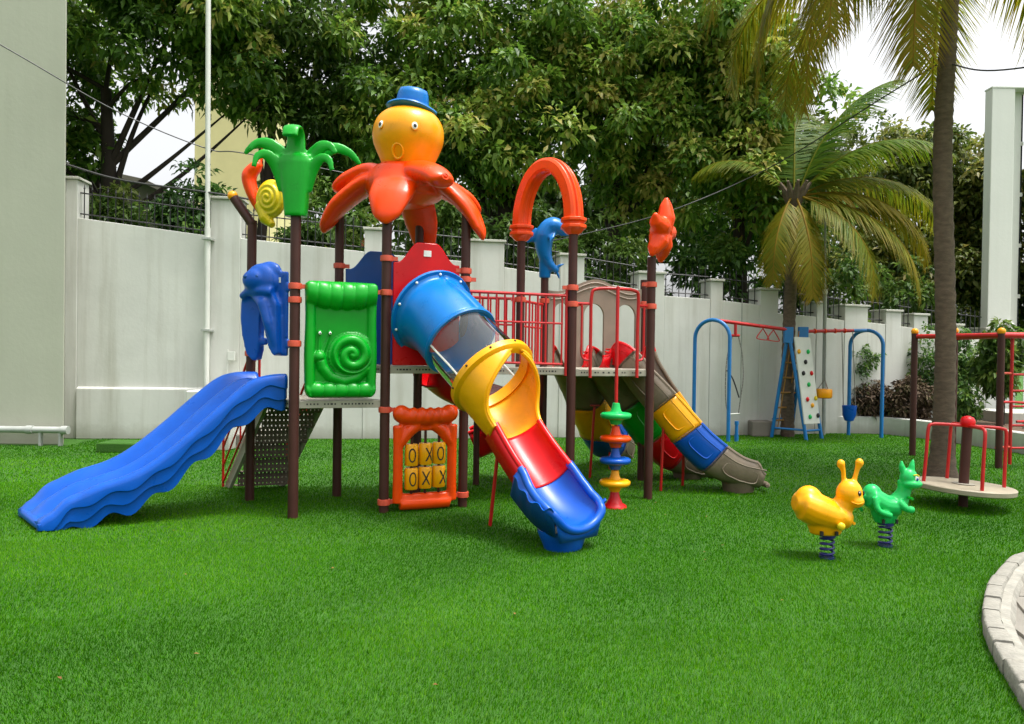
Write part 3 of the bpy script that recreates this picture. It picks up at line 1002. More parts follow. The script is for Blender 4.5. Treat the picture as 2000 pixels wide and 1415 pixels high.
# ------------------------------------------------------------------ coconut palms
def palm(label, base, top, r0, r1, fronds, bulge=0.0):
    T = thing('coconut_palm', label, 'palm tree', base, 'coconut palms')
    P = catmull([base] + fronds['mid'] + [top], 22)
    rr = []
    n = len(P)
    for i in range(n):
        t = i / (n - 1)
        ring = 0.016 * (1 if i % 2 else -0.4)
        rr.append(r0 * (1 - t) + r1 * t + bulge * math.exp(-t * 28) + ring * 0.6)
    b = MB()
    b.tube(P, rr, 16)
    b.build('trunk', M_PBARK, T, angle=35)
    top = V(top)
    b = MB()
    for k in range(10):
        a = k * 2 * PI / 10 + 0.2
        d = V((math.cos(a), math.sin(a), 0))
        b.tube([top + V((0, 0, -0.35)), top + d * 0.18 + V((0, 0, 0.05)), top + d * 0.36 + V((0, 0, 0.3))], [0.10, 0.08, 0.03], 7)
    b.build('crown_shaft', M_PBARK, T)
    for (az, el, ln, droop, tint) in fronds['list']:
        frond(T, top, rad(az), rad(el), ln, droop, tint)

def frond(T, top, az, el, ln, droop, tint):
    h = np.array([math.sin(az), math.cos(az), 0.0])
    n = 54
    pts = []
    p = np.array(top) + h * 0.1
    ang = el
    for i in range(n + 1):
        pts.append(p.copy())
        p = p + (h * math.cos(ang) + np.array([0, 0, math.sin(ang)])) * (ln / n)
        ang -= droop / n * (0.5 + 1.0 * i / n)
        ang = max(ang, -1.5)
    pts = np.array(pts)
    b = MB()
    b.tube([tuple(q) for q in pts[::3]], [0.028 * (1 - 0.85 * i / (len(pts[::3]) - 1)) for i in range(len(pts[::3]))], 5)
    rv = np.array(b.v)
    rf = b.f
    tang = unit(np.gradient(pts, axis=0))
    side = unit(np.cross(tang, np.array([0, 0, 1.0])) + 1e-6)
    vs, fs, ts = [], [], []
    o = 0
    for i in range(6, n + 1):
        s = i / n
        L = ln * 0.23 * math.sin(PI * min(1, 0.12 + 0.86 * s)) ** 0.7 + 0.06
        for sg in (-1, 1):
            for sub in (0.0, 0.33, 0.67):
                j = min(i, n - 1)
                q = pts[j] * (1 - sub) + pts[j + 1] * sub
                d = side[i] * sg * 0.75 + tang[i] * 0.55 + np.array([0, 0, -0.30]) + rng.normal(size=3) * 0.07
                d = d / np.linalg.norm(d)
                l = L * rng.uniform(0.85, 1.1)
                a1 = q + d * l * 0.5 + np.array([0, 0, -0.05 * l])
                a2 = q + d * l + np.array([0, 0, -0.30 * l])
                wv = tang[i] * 0.0155
                vs += [q - wv, q + wv, a1 + wv * 1.1, a1 - wv * 1.1, a2]
                fs += [(o, o + 1, o + 2), (o, o + 2, o + 3), (o + 3, o + 2, o + 4)]
                tt = tint + rng.normal(0, 0.1) + 0.25 * max(0, s - 0.7)
                ts += [tt] * 4 + [tt + 0.2]
                o += 5
    # rachis triangulated into the same leaf mesh
    for f in rf:
        for k in range(1, len(f) - 1):
            fs.append((o + f[0], o + f[k], o + f[k + 1]))
    vs += list(rv)
    ts += [min(1, tint + 0.35)] * len(rv)
    np_mesh('frond', np.array(vs), np.array(fs), L_FROND, np.clip(np.array(ts), 0, 1), T, tuple(pts[0]))

palm('tall coconut palm with grey ringed trunk beside the roundabout', (6.66, 11.4, 0), (6.50, 11.1, 8.1), 0.150, 0.105,
     {'mid': [(6.56, 11.2, 2.2), (6.40, 11.1, 4.9), (6.45, 11.1, 6.7)],
      'list': [(262, 8, 4.2, 3.0, 0.66), (240, 25, 4.4, 3.0, 0.66), (280, 22, 4.4, 2.9, 0.6), (268, 38, 4.9, 2.6, 0.58), (222, 5, 3.8, 2.9, 0.68), (190, 30, 3.8, 3.0, 0.6), (140, 15, 4.9, 2.9, 0.62), (118, 12, 5.0, 2.8, 0.68), (103, 5, 4.3, 2.7, 0.68), (92, 25, 4.4, 2.6, 0.62),
               (70, 12, 4.4, 2.6, 0.55), (25, 25, 4.3, 2.3, 0.5), (335, 25, 4.4, 2.3, 0.55), (310, 30, 4.6, 2.4, 0.55), (150, 45, 4.0, 2.6, 0.5), (0, 60, 3.6, 2.0, 0.4)]}, bulge=0.09)
palm('smaller coconut palm growing against the wall behind the climbing frame', (6.42, 17.15, 0), (6.45, 17.1, 5.55), 0.15, 0.12,
     {'mid': [(6.40, 17.15, 1.8), (6.42, 17.1, 3.8)],
      'list': [(92, 30, 3.9, 1.9, 0.45), (104, 10, 3.6, 1.8, 0.62), (118, -10, 3.8, 1.5, 0.55), (178, -48, 2.7, 0.9, 0.64), (140, -22, 3.2, 1.4, 0.5), (60, 55, 3.6, 1.5, 0.25), (40, 66, 3.8, 1.1, 0.18),
               (80, 72, 4.0, 1.0, 0.15), (285, 58, 2.6, 1.9, 0.35), (222, -40, 2.4, 1.1, 0.58), (340, 55, 3.2, 1.5, 0.3), (110, 52, 3.6, 1.7, 0.25), (20, 75, 3.6, 0.9, 0.2)]})

# ------------------------------------------------------------------ turf
def turf():
    kx = np.array([p.x for p in KERB])
    ky = np.array([p.y for p in KERB])
    o = np.argsort(ky)
    kxs, kys = kx[o], ky[o]
    px = np.array([p.x for p in PF]); py = np.array([p.y for p in PF])
    bands = [(2.4, 3.3, 7000, 0.0042, 0.023), (3.3, 5.0, 13000, 0.0042, 0.023), (5.0, 7.0, 8500, 0.005, 0.023), (7.0, 10.0, 4600, 0.007, 0.024), (10.0, 18.6, 1300, 0.012, 0.026)]
    VV, TT = [], []
    for y0, y1, dens, w, h in bands:
        half = 0.74 * y1 + 2.6
        n = int(dens * (y1 - y0) * 2 * half)
        x = rng.uniform(-half, half, n)
        y = rng.uniform(y0, y1, n)
        lim = np.interp(y, kys, kxs, left=0, right=99)
        ok = (np.abs(x) < 0.73 * y + 2.5) & ((x < lim) | (y > 7.35))
        wy = np.interp(x, [a for a, _ in WL], [b_ for _, b_ in WL])
        ok &= (y < wy - 0.05) & ~((x < -8.3) & (y > 13.7))
        o2 = np.argsort(py)
        ok &= ~((x > np.interp(y, py[o2], px[o2])) & (y > 11.5))
        x, y = x[ok], y[ok]
        n = len(x)
        a = rng.uniform(0, 2 * PI, n)
        # brushed pile: a slow direction field makes lighter and darker swathes
        fld = np.sin(x * 0.9 + 1.3 * np.sin(y * 0.7)) + np.sin(y * 1.3 + 0.8 * np.sin(x * 1.1 + 2)) + 0.7 * np.sin(x * 2.7 - y * 1.9)
        lean = rng.uniform(0.1, 0.75, n)
        la = rng.normal(0, 1.1, n) + fld * 0.8 + 0.6
        hh = h * rng.uniform(0.6, 1.25, n)
        tx, ty = x + np.cos(la) * lean * hh, y + np.sin(la) * lean * hh
        dx, dy = np.cos(a) * w * 0.5, np.sin(a) * w * 0.5
        z0 = np.zeros(n)
        v = np.stack([np.stack([x - dx, y - dy, z0], 1), np.stack([x + dx, y + dy, z0], 1), np.stack([tx, ty, hh], 1)], 1)
        VV.append(v.reshape(-1, 3))
        big = np.sin(x * 0.55 + 0.6 * np.sin(y * 0.5) + 0.9) * np.sin(y * 0.62 + 0.5 * np.sin(x * 0.45)) + 0.6 * np.sin(x * 1.7 + y * 1.1) * np.sin(y * 2.1 - x * 0.6)
        t = np.clip(rng.normal(0.42, 0.29, n) + 0.05 * fld + 0.17 * big, 0, 1)
        TT.append(np.repeat(t, 3))
    v = np.concatenate(VV)
    t = np.concatenate(TT)
    f = np.arange(len(v)).reshape(-1, 3)
    o = np_mesh('turf', v, f, L_TURF, t)
    tag(o, 'short bright green artificial turf covering the play area', 'grass', kind='stuff')
turf()
def litter():
    n = 26
    x = rng.uniform(-4.2, 4.0, n); y = rng.uniform(4.0, 10.0, n)
    ok = np.abs(x) < 0.66 * y
    ok &= ~((x > 2.2) & (y < 7.2))
    x, y = x[ok], y[ok]
    n = len(x)
    c = np.stack([x, y, np.full(n, 0.026)], 1)
    ax = np.stack([np.cos(x * 40), np.sin(x * 40), rng.uniform(-0.1, 0.3, n)], 1)
    v, f = leaf_cloud(c, ax, np.tile([0.1, 0, 1.0], (n, 1)), rng.uniform(0.02, 0.04, n), rng.uniform(0.012, 0.022, n), 0.3, 0.0)
    o = np_mesh('fallen_leaves', v, f, L_LITTER, np.repeat(rng.random(n), 5))
    tag(o, 'few small dry brown leaves lying scattered on the turf', 'leaves', kind='stuff')
litter()

# ================================================================== PLAY STRUCTURE
PS = thing('play_structure', 'large multicoloured play structure with octopus roof, towers, slides and brown posts', 'play structure', (-0.4, 9.3, 0))
P1, P2, P3, P4, P5, P6 = (-2.39, 8.12), (-1.45, 8.47), (-3.19, 9.03), (-2.20, 9.36), (-0.57, 8.84), (-1.23, 9.67)
P7, P8, P9, P10, P11 = (0.73, 9.08), (1.77, 9.48), (0.45, 10.55), (0.10, 9.68), (1.93, 10.90)
Z1, Z2 = 1.29, 1.68
POST_R = 0.056
CLAMP_B = MB()
CLAMP_B.lathe([(POST_R + 0.002, 0), (POST_R + 0.016, 0.004), (POST_R + 0.018, 0.035), (POST_R + 0.016, 0.066), (POST_R + 0.002, 0.07)], 18)
CLAMP_B.box((POST_R, -0.022, 0.012), (POST_R + 0.07, 0.022, 0.058))
CLAMP = CLAMP_B.mesh('clamp', True, 30)
CLAMP.materials.append(M_CLAMP)
def post(p, top, clamps=(), bend=None):
    b = MB()
    if bend:
        b.tube(catmull([(p[0], p[1], -0.05), (p[0], p[1], 1.5), (p[0], p[1], top - 0.12), (p[0] + 0.01, p[1], top)], 4) + [V(bend)], POST_R, 18)
    else:
        b.tube([(p[0], p[1], -0.05), (p[0], p[1], top)], POST_R, 18)
    o = b.build('post', M_POST, PS)
    for z, q in clamps:
        a = math.atan2(q[1] - p[1], q[0] - p[0])
        c = inst('clamp', CLAMP, o, (p[0], p[1], z - 0.035), a)
    return o
post(P1, 3.34, [(2.55, P2), (1.92, P3), (2.40, P3)])
post(P2, 3.36, [(2.52, P1), (2.91, P5), (1.18, P5), (0.12, P5)])
p3 = post(P3, 3.36, [(1.80, P1)], bend=(-3.42, 9.03, 3.70))
b = MB(); b.ball((-3.43, 9.03, 3.715), 0.062); b.build('post_cap', P_AMBER, p3)
post(P4, 3.62, [(2.92, P6)])
post(P5, 3.52, [(2.82, P2), (2.72, P7), (1.20, P2), (0.15, P2)])
post(P6, 3.70, [(2.92, P4)])
post(P7, 3.46, [(2.66, P5), (2.46, P8)])
post(P8, 3.10, [(2.75, P7), (2.47, P7)])
post(P9, 3.02, [(2.60, P11)])
post(P10, 3.40, [(2.55, P6)])
post(P11, 2.95, [(2.60, P9)])

# decks -------------------------------------------------------------
def deck(name, poly, z, th=0.085, inset=0.0):
    cx = sum(p[0] for p in poly) / len(poly); cy = sum(p[1] for p in poly) / len(poly)
    q = [(cx + (x - cx) * (1 - inset), cy + (y - cy) * (1 - inset)) for x, y in poly]
    n = len(q)
    b = MB()
    b.add([(x, y, z - th) for x, y in q] + [(x, y, z) for x, y in q], [tuple(reversed(range(n))), tuple(range(n, 2 * n))] + [(i, (i + 1) % n, (i + 1) % n + n, i + n) for i in range(n)])
    d = b.build(name, M_DECK, PS, smooth=False, bevel=0.006)
    for i in range(n):
        a, c = V((*q[i], 0)), V((*q[(i + 1) % n], 0))
        if (c - a).y > 0.3 * (c - a).length and (c - a).x < 0: continue
        t = (c - a).normalized(); nr = V((t.y, -t.x, 0))
        L = (c - a).length
        h = MB()
        s = 0.14
        while s < L - 0.12:
            if random.random() < 0.75:
                p = a + t * s
                hw = random.choice((0.008, 0.013))
                e = [p - t * hw + nr * 0.0025, p + t * hw + nr * 0.0025]
                zc = z - th * 0.45
                h.add([(e[0].x, e[0].y, zc - .009), (e[1].x, e[1].y, zc - .009), (e[1].x, e[1].y, zc + .009), (e[0].x, e[0].y, zc + .009)], [(0, 1, 2, 3)])
            s += 0.038
        if h.v: tag(h.build('edge_slots', M_DARK, d, smooth=False), kind='stuff')
    return d
deck('deck', [P1, P2, P4, P3], Z1)
deck('deck', [P2, P5, P6, P4], Z2)
deck('deck', [P7, P8, P11, P9, P10], Z2 - 0.02)
deck('bridge_deck', [(-0.50, 8.86), (0.68, 9.08), (0.06, 9.66), (-1.17, 9.65)], Z2 - 0.01, 0.08)

# stairs at the back of the first tower -----------------------------
def stairs():
    top0, top1 = V((-3.02, 9.10, Z1)), V((-2.38, 9.30, Z1))
    dirn = V((-0.72, 0.72, 0)) * 1.02
    st = MB()
    for i, (tp) in enumerate((top0, top1)):
        b = MB()
        bt = tp + dirn
        sd = (top1 - top0).normalized() * 0.022
        w = V((0, 0, 0.11))
        lo = V((bt.x, bt.y, 0.0))
        hi = V((tp.x, tp.y, Z1 - 0.09))
        fw = dirn.normalized() * 0.09
        vs = [lo - fw * .7 - sd, lo + fw - sd, hi + fw - sd + V((0, 0, 0.09)), hi - fw * .7 - sd]
        vs += [v + sd * 2 for v in vs]
        b.add(vs, [(0, 1, 2, 3), (7, 6, 5, 4), (0, 4, 5, 1), (1, 5, 6, 2), (2, 6, 7, 3), (3, 7, 4, 0)])
        b.build('stringer', M_DECK, PS, smooth=False, bevel=0.004)
    along = (top1 - top0)
    W = along.length
    al = along.normalized()
    n = 6
    fd = dirn.normalized()
    for k in range(n):
        t = (k + 1) / (n + 0.35)
        base = top0 + dirn * t
        z = Z1 * (1 - t) - 0.02
        o = V((base.x, base.y, z))
        b = MB()
        # perforated tread and riser: strips with open slots between
        def perf(org, ux, uy, lx, ly, nx, ny, hole=0.36):
            cw, ch = lx / nx, ly / ny
            def quad(x0, x1, y0, y1):
                q = [org + ux * x0 + uy * y0, org + ux * x1 + uy * y0, org + ux * x1 + uy * y1, org + ux * x0 + uy * y1]
                b.add(q, [(0, 1, 2, 3)])
            for j in range(ny):
                y0 = j * ch
                quad(0, lx, y0, y0 + ch * 0.37)
                quad(0, lx, y0 + ch * 0.63, y0 + ch)
                for i in range(nx):
                    x0 = i * cw
                    quad(x0, x0 + cw * 0.37, y0 + ch * 0.37, y0 + ch * 0.63)
                    quad(x0 + cw * 0.63, x0 + cw, y0 + ch * 0.37, y0 + ch * 0.63)
        perf(o + al * 0.02, al, -fd, W - 0.04, 0.165, 13, 3)
        perf(o + al * 0.02 - fd * 0.163, al, V((0, 0, 1)), W - 0.04, 0.203, 13, 3)
        b.build('step', M_STEP, PS, smooth=False, solid=0.004)
    # hand rails
    for tp, off in ((top0, -0.07), (top1, 0.07)):
        b = MB()
        sd = al * off
        lo = tp + dirn * 1.0 + sd
        hi = tp + dirn * 0.03 + sd
        A = [V((lo.x, lo.y, 0.02)), V((lo.x, lo.y, 0.78)), V((hi.x, hi.y, Z1 + 0.85)), V((hi.x, hi.y, Z1 - 0.02))]
        b.tube([A[0], A[1].lerp(A[0], 0.08), A[1].lerp(A[2], 0.06), A[2].lerp(A[1], 0.06), A[2].lerp(A[3], 0.06), A[3]], 0.017, 8)
        for q in (0.35, 0.68):
            p0, p1 = A[0].lerp(A[1], q), A[3].lerp(A[2], q)
            b.rod(p0, p1, 0.012, 8)
        b.rod(A[0].lerp(A[3], 0.5), A[1].lerp(A[2], 0.5), 0.012, 8)
        b.rod(A[0] + V((0, 0, 0.05)), A[3], 0.013, 8)
        b.build('hand_rail', M_REDM, PS)
stairs()

# heightfield panels -------------------------------------------------
def relief(name, M, v0, v1, half, fn, m, nu=72, nv=110, back=0.03):
    """front relief sheet over rows v0..v1 with outline half-width half(v); fn(u, v) = relief towards the camera"""
    b = MB()
    front, rear = [], []
    for j in range(nv + 1):
        v = v0 + (v1 - v0) * j / nv
        l, r = half(v)
        rf, rb = [], []
        for i in range(nu + 1):
            s = i / nu
            s = 0.5 - 0.5 * math.cos(PI * s) if i in (0, nu) else s
            u = l + (r - l) * s
            edge = min(min(u - l, r - u), min(v - v0, v1 - v))
            k = min(1.0, max(0.0, edge / 0.03))
            k = math.sqrt(max(0, 1 - (1 - k) ** 2))
            rf.append(V((u, -(fn(u, v)) * k - 0.0, v)))
            rb.append(V((u, back * k, v)))
        front.append(rf)
        rear.append(rb)
    n = nu + 1
    vs = [p for r in front for p in r] + [p for r in rear for p in r]
    o = n * (nv + 1)
    fs = []
    for j in range(nv):
        for i in range(nu):
            a = j * n + i
            fs.append((a, a + 1, a + 1 + n, a + n))
            fs.append((o + a, o + a + n, o + a + n + 1, o + a + 1))
    b.add(vs, fs, M)
    return b.build(name, m, PS, angle=180)

def seg_d(u, v, a, b_):
    ax, ay = a; bx, by = b_
    dx, dy = bx - ax, by - ay
    t = max(0, min(1, ((u - ax) * dx + (v - ay) * dy) / (dx * dx + dy * dy)))
    return math.hypot(u - ax - dx * t, v - ay - dy * t), t

def dome(d, r):
    return math.sqrt(max(0.0, 1 - (d / r) ** 2))

MG = edge_frame(P1, P2, 1.32)
BODY = [(-0.235, 0.46), (-0.20, 0.34), (-0.11, 0.24), (0.03, 0.19), (0.17, 0.23), (0.27, 0.33)]
def green_fn(u, v):
    h = 0.028
    # side pillows
    for s in (-1, 1):
        h = max(h, 0.03 + 0.055 * dome(abs(u - s * 0.345), 0.062))
    # top roll with bulges
    if v > 0.92:
        k = abs(math.sin((u + 0.40) / 0.80 * PI * 6)) ** 0.45
        sag = 1.12 + 0.05 * (u / 0.4) ** 2 + 0.02
        h = max(h, 0.02 + (0.105 + 0.02 * k) * dome(abs(v - sag), 0.135 + 0.02 * k))
    # bottom roll
    if v < 0.22:
        k = abs(math.sin((u + 0.33) / 0.66 * PI * 5)) ** 0.5
        h = max(h, 0.02 + (0.06 + 0.02 * k) * dome(abs(v - 0.085), 0.075 + 0.02 * k))
    # snail shell: spiral of rounded whorls
    cx, cy = 0.115, 0.48
    x, y = u - cx, v - cy
    r = math.hypot(x, y)
    if r < 0.26:
        th = math.atan2(y, x) / (2 * PI)
        ph = (r / 0.118 - th + 0.28) % 1.0
        env = max(0.0, min(1.0, (0.235 + 0.012 * math.sin(th * 2 * PI) - r) / 0.03))
        w = math.sqrt(max(0, 1 - (2 * ph - 1) ** 2))
        h = max(h, 0.028 + (0.03 + 0.065 * w) * env ** 0.5) if env > 0 else h
        h = max(h, 0.06 + 0.06 * dome(r, 0.042))
    # foot and head
    for a, c in zip(BODY, BODY[1:]):
        d, t = seg_d(u, v, a, c)
        h = max(h, 0.025 + 0.06 * dome(d, 0.062))
    for a, c in (((-0.245, 0.5), (-0.24, 0.70)), ((-0.20, 0.5), (-0.135, 0.70))):
        d, t = seg_d(u, v, a, c)
        h = max(h, 0.025 + 0.025 * dome(d, 0.016))
    d = math.hypot(u + 0.24, v - 0.46)
    h = max(h, 0.03 + 0.07 * dome(d, 0.072))
    d, t = seg_d(u, v, (-0.27, 0.415), (-0.20, 0.43))
    if d < 0.007: h -= 0.012
    return h
def green_half(v):
    w = 0.385
    k = 0.0
    if v < 0.09: k = 0.09 - math.sqrt(max(0, 0.09 ** 2 - (0.09 - v) ** 2))
    if v > 1.23: k = 0.07 - math.sqrt(max(0, 0.07 ** 2 - (v - 1.23) ** 2))
    b_ = 0.012 * math.cos(v * 7)
    return -w - 0.012 + k + b_ * 0.4, w + 0.012 - k - b_ * 0.4
gp = relief('snail_panel', MG, 0.0, 1.30, green_half, green_fn, P_GREEN, 80, 130)
tag(gp, 'bright green panel with raised snail relief and rolled top edge')
for ex, ez in ((-0.24, 0.725), (-0.13, 0.725)):
    b = MB(); b.ball((ex, -0.06, ez), (0.026, 0.026, 0.032), MG); b.build('eye_stalk', P_GREEN, gp)
    b = MB(); b.ball((ex, -0.082, ez - 0.004), (0.016, 0.012, 0.018), MG); b.build('eye', M_WHITE, gp)
    b = MB(); b.ball((ex + 0.003, -0.092, ez - 0.004), (0.007, 0.006, 0.009), MG); b.build('pupil', M_DARK, gp)

# tic-tac-toe panel ---------------------------------------------------
MT = edge_frame(P2, P5, 0.0)
b = MB()
for s in (-1, 1):
    b.tube([MT @ V((s * 0.325, -0.03, z)) for z in (0.10, 0.35, 0.75, 1.0)], [0.062, 0.058, 0.058, 0.066], 12)
    b.ball((s * 0.29, -0.03, 1.13), (0.105, 0.10, 0.105), MT)
    b.tube([MT @ V((s * 0.31, -0.03, 0.78)), MT @ V((s * 0.20, -0.03, 0.93)), MT @ V((s * 0.08, -0.03, 1.0))], [0.06, 0.075, 0.06], 10)
b.tube([MT @ V((x, -0.03, 0.085 + 0.03 * abs(x) ** 2)) for x in (-0.30, -0.15, 0, 0.15, 0.30)], 0.072, 12)
b.tube([MT @ V((x, -0.02, 0.16)) for x in (-0.28, 0, 0.28)], 0.05, 10)
b.tube([MT @ V((x, -0.03, 1.11 - 0.02 * math.cos(x * 5))) for x in (-0.30, -0.15, 0, 0.15, 0.30)], 0.098, 14)
for x in (-0.15, -0.05, 0.05, 0.15):
    b.ball((x, -0.055, 1.11), (0.052, 0.09, 0.10), MT)
b.box((-0.30, -0.05, 0.93), (0.30, 0.0, 1.05), MT)
tp = b.build('game_panel', P_ORANGE, PS, voxel=0.013, smoothit=5)
tag(tp, 'orange noughts and crosses frame holding six yellow blocks')
for c in range(3):
    x = -0.165 + 0.165 * c
    b = MB(); b.tube([MT @ V((x, -0.03, 0.12)), MT @ V((x, -0.03, 0.98))], 0.016, 8); b.build('spindle', M_POST, tp)
LET = [['O', 'X', 'X'], ['O', 'X', 'O']]
XOFF = [[0.0, -0.008, 0.035], [-0.01, 0.03, 0.0]]
for r_ in range(2):
    for c in range(3):
        x = -0.165 + 0.165 * c
        z = 0.255 + 0.275 * r_ + 0.006 * c
        b = MB()
        prof = [(0.0, 0.0), (0.070, 0.0), (0.078, 0.012), (0.079, 0.235), (0.070, 0.25), (0.0, 0.25)]
        b.lathe(prof, 24, MT @ Matrix.Translation(V((x, -0.03, z))))
        blk = b.build('game_block', P_LEMON if False else P_YELLOW, tp, angle=40)
        l = MB()
        cx, cz = XOFF[r_][c], 0.125
        def wrap(px, pz, d=0.0815):
            a = px / 0.079
            return MT @ V((x + math.sin(a) * d, -0.03 - math.cos(a) * d, z + pz))
        if LET[r_][c] == 'O':
            ring_o, ring_i = [], []
            for k in range(28):
                a = 2 * PI * k / 28
                ring_o.append(wrap(cx + 0.044 * math.cos(a), cz + 0.082 * math.sin(a)))
                ring_i.append(wrap(cx + 0.029 * math.cos(a), cz + 0.066 * math.sin(a)))
            l.add(ring_o + ring_i, [(k, (k + 1) % 28, 28 + (k + 1) % 28, 28 + k) for k in range(28)])
        else:
            for sg in (-1, 1):
                N = 8
                pts0, pts1 = [], []
                for k in range(N + 1):
                    t = -1 + 2 * k / N
                    pts0.append(wrap(cx + sg * t * 0.042 - 0.0095, cz + t * 0.078, 0.0815 + 0.0008 * sg))
                    pts1.append(wrap(cx + sg * t * 0.042 + 0.0095, cz + t * 0.078, 0.0815 + 0.0008 * sg))
                l.add(pts0 + pts1, [(k, k + 1, N + 2 + k, N + 1 + k) for k in range(N)])
        l.build('letter', M_DARK, tp, smooth=False)

# blue elephant hood over the wave slide ------------------------------
ME = rotz(rad(-22), (-2.82, 8.48, 0))
b = MB()
b.prism([(-0.36, 2.44), (-0.28, 2.50), (-0.12, 2.50), (-0.06, 2.40), (-0.09, 2.20), (-0.10, 1.84), (-0.13, 1.73), (-0.19, 1.72), (-0.28, 1.79), (-0.34, 1.99), (-0.375, 2.22)], -0.02, 0.09, ME)
b.prism([(-0.10, 2.50), (0.14, 2.52), (0.22, 2.36), (0.24, 1.80), (0.18, 1.78), (0.12, 1.86), (0.06, 2.05), (-0.02, 2.30), (-0.08, 2.42)], -0.11, 0.03, ME)
b.tube([ME @ V(p) for p in ((-0.10, -0.05, 2.46), (0.05, -0.11, 2.38), (0.13, -0.12, 2.15), (0.19, -0.08, 1.90))], [0.06, 0.075, 0.06, 0.04], 12)
b.tube([ME @ V(p) for p in ((-0.34, -0.02, 2.46), (-0.2, -0.07, 2.51), (0.0, -0.12, 2.52), (0.16, -0.10, 2.50))], [0.045, 0.055, 0.06, 0.05], 10)
b.box((0.14, -0.02, 1.78), (0.30, 0.03, 2.74), ME)
b.ball((-0.04, -0.04, 2.62), (0.225, 0.13, 0.215), ME, 20, 14)
b.ball((-0.08, -0.12, 2.64), (0.15, 0.10, 0.12), ME)
b.ball((0.03, 0.0, 2.74), (0.17, 0.08, 0.12), ME)
b.ball((-0.25, -0.01, 2.62), (0.06, 0.06, 0.11), ME)
b.box((0.28, -0.01, 2.52), (0.44, 0.02, 2.60), ME)
b.box((0.28, -0.01, 1.88), (0.44, 0.02, 1.96), ME)
b.box((-0.14, 0.0, 1.90), (-0.01, 0.05, 1.99), ME)
hood = b.build('elephant_hood', P_BLUE, PS, voxel=0.016, smoothit=6)
tag(hood, 'blue elephant shaped hood with two hanging legs above the wave slide')
for x in (-0.13, 0.0):
    b = MB(); b.ball((x, -0.207 + 0.03 * (x == 0.0), 2.67), (0.030, 0.018, 0.024), ME); b.build('eye', P_NAVY, hood)
b = MB(); b.box((0.165, -0.028, 2.61), (0.215, -0.022, 2.67), ME); b.build('sticker', M_WHITE, hood, smooth=False)

# red tunnel panel and blue back panel --------------------------------
def arc_panel(name, M, w, z0, z1, hump, m, th=0.035, hole=None):
    top = []
    N = 28
    for k in range(N + 1):
        s = k / N
        x = w / 2 - w * s
        t = abs(2 * s - 1)
        g = 1 - t
        zz = z1 - hump + hump * (0.5 - 0.5 * math.cos(PI * min(1, max(0, (g - 0.12) / 0.62))))
        top.append((x, zz))
    out = [(-w / 2, z0), (w / 2, z0)] + top
    b = MB()
    b.prism(out, -th / 2, th / 2, M)
    return b.build(name, m, PS, smooth=True, angle=30, bevel=0.012)
MR = edge_frame(P2, P5, 0.0)
rp = arc_panel('tunnel_panel', MR, 0.80, Z2 + 0.01, 3.12, 0.24, P_RED)
tag(rp, 'red panel with humped top behind the tube slide entrance')
b = MB(); b.box((-0.045, -0.024, 2.96), (0.045, -0.0185, 3.03), MR); b.build('sticker', M_WHITE, rp, smooth=False)
MBk = edge_frame(P4, P6, 0.0)
bp_ = arc_panel('back_panel', MBk, 0.86, Z2 - 0.01, 3.13, 0.24, P_NAVY)
tag(bp_, 'dark blue back panel with humped top')

# chute builder --------------------------------------------------------
def frames(P):
    P = [V(p) for p in P]
    out = []
    for i in range(len(P)):
        t = (P[min(i + 1, len(P) - 1)] - P[max(i - 1, 0)]).normalized()
        s = t.cross(V((0, 0, 1))).normalized()      # to the right of travel
        u = s.cross(t)
        out.append((P[i], t, s, u))
    return out

def chute(name, fr, i0, i1, prof, m, parent, th=0.018, rim=0.022, extra=None, angle=35):
    """sheet from profile prof(s) -> [(side, up)], solidified, with rolled rims"""
    b = MB()
    rings = []
    N = len(fr) - 1
    for i in range(i0, i1 + 1):
        p, t, s, u = fr[i]
        rings.append([p + s * a + u * c for a, c in prof(i / N)])
    b.loft(rings, False, False, closed=False)
    o = b.build(name, m, parent, angle=angle, solid=th, solid_off=-1.0)
    if rim:
        for e in (0, -1):
            r = MB()
            r.tube([g[e] for g in rings], rim, 10)
            r.build('rim', m, o if WORLD_PARENT_DEPTH(o) < 2 else parent)
    return o

def WORLD_PARENT_DEPTH(o):
    d = 0
    while o.parent is not None:
        o = o.parent; d += 1
    return d

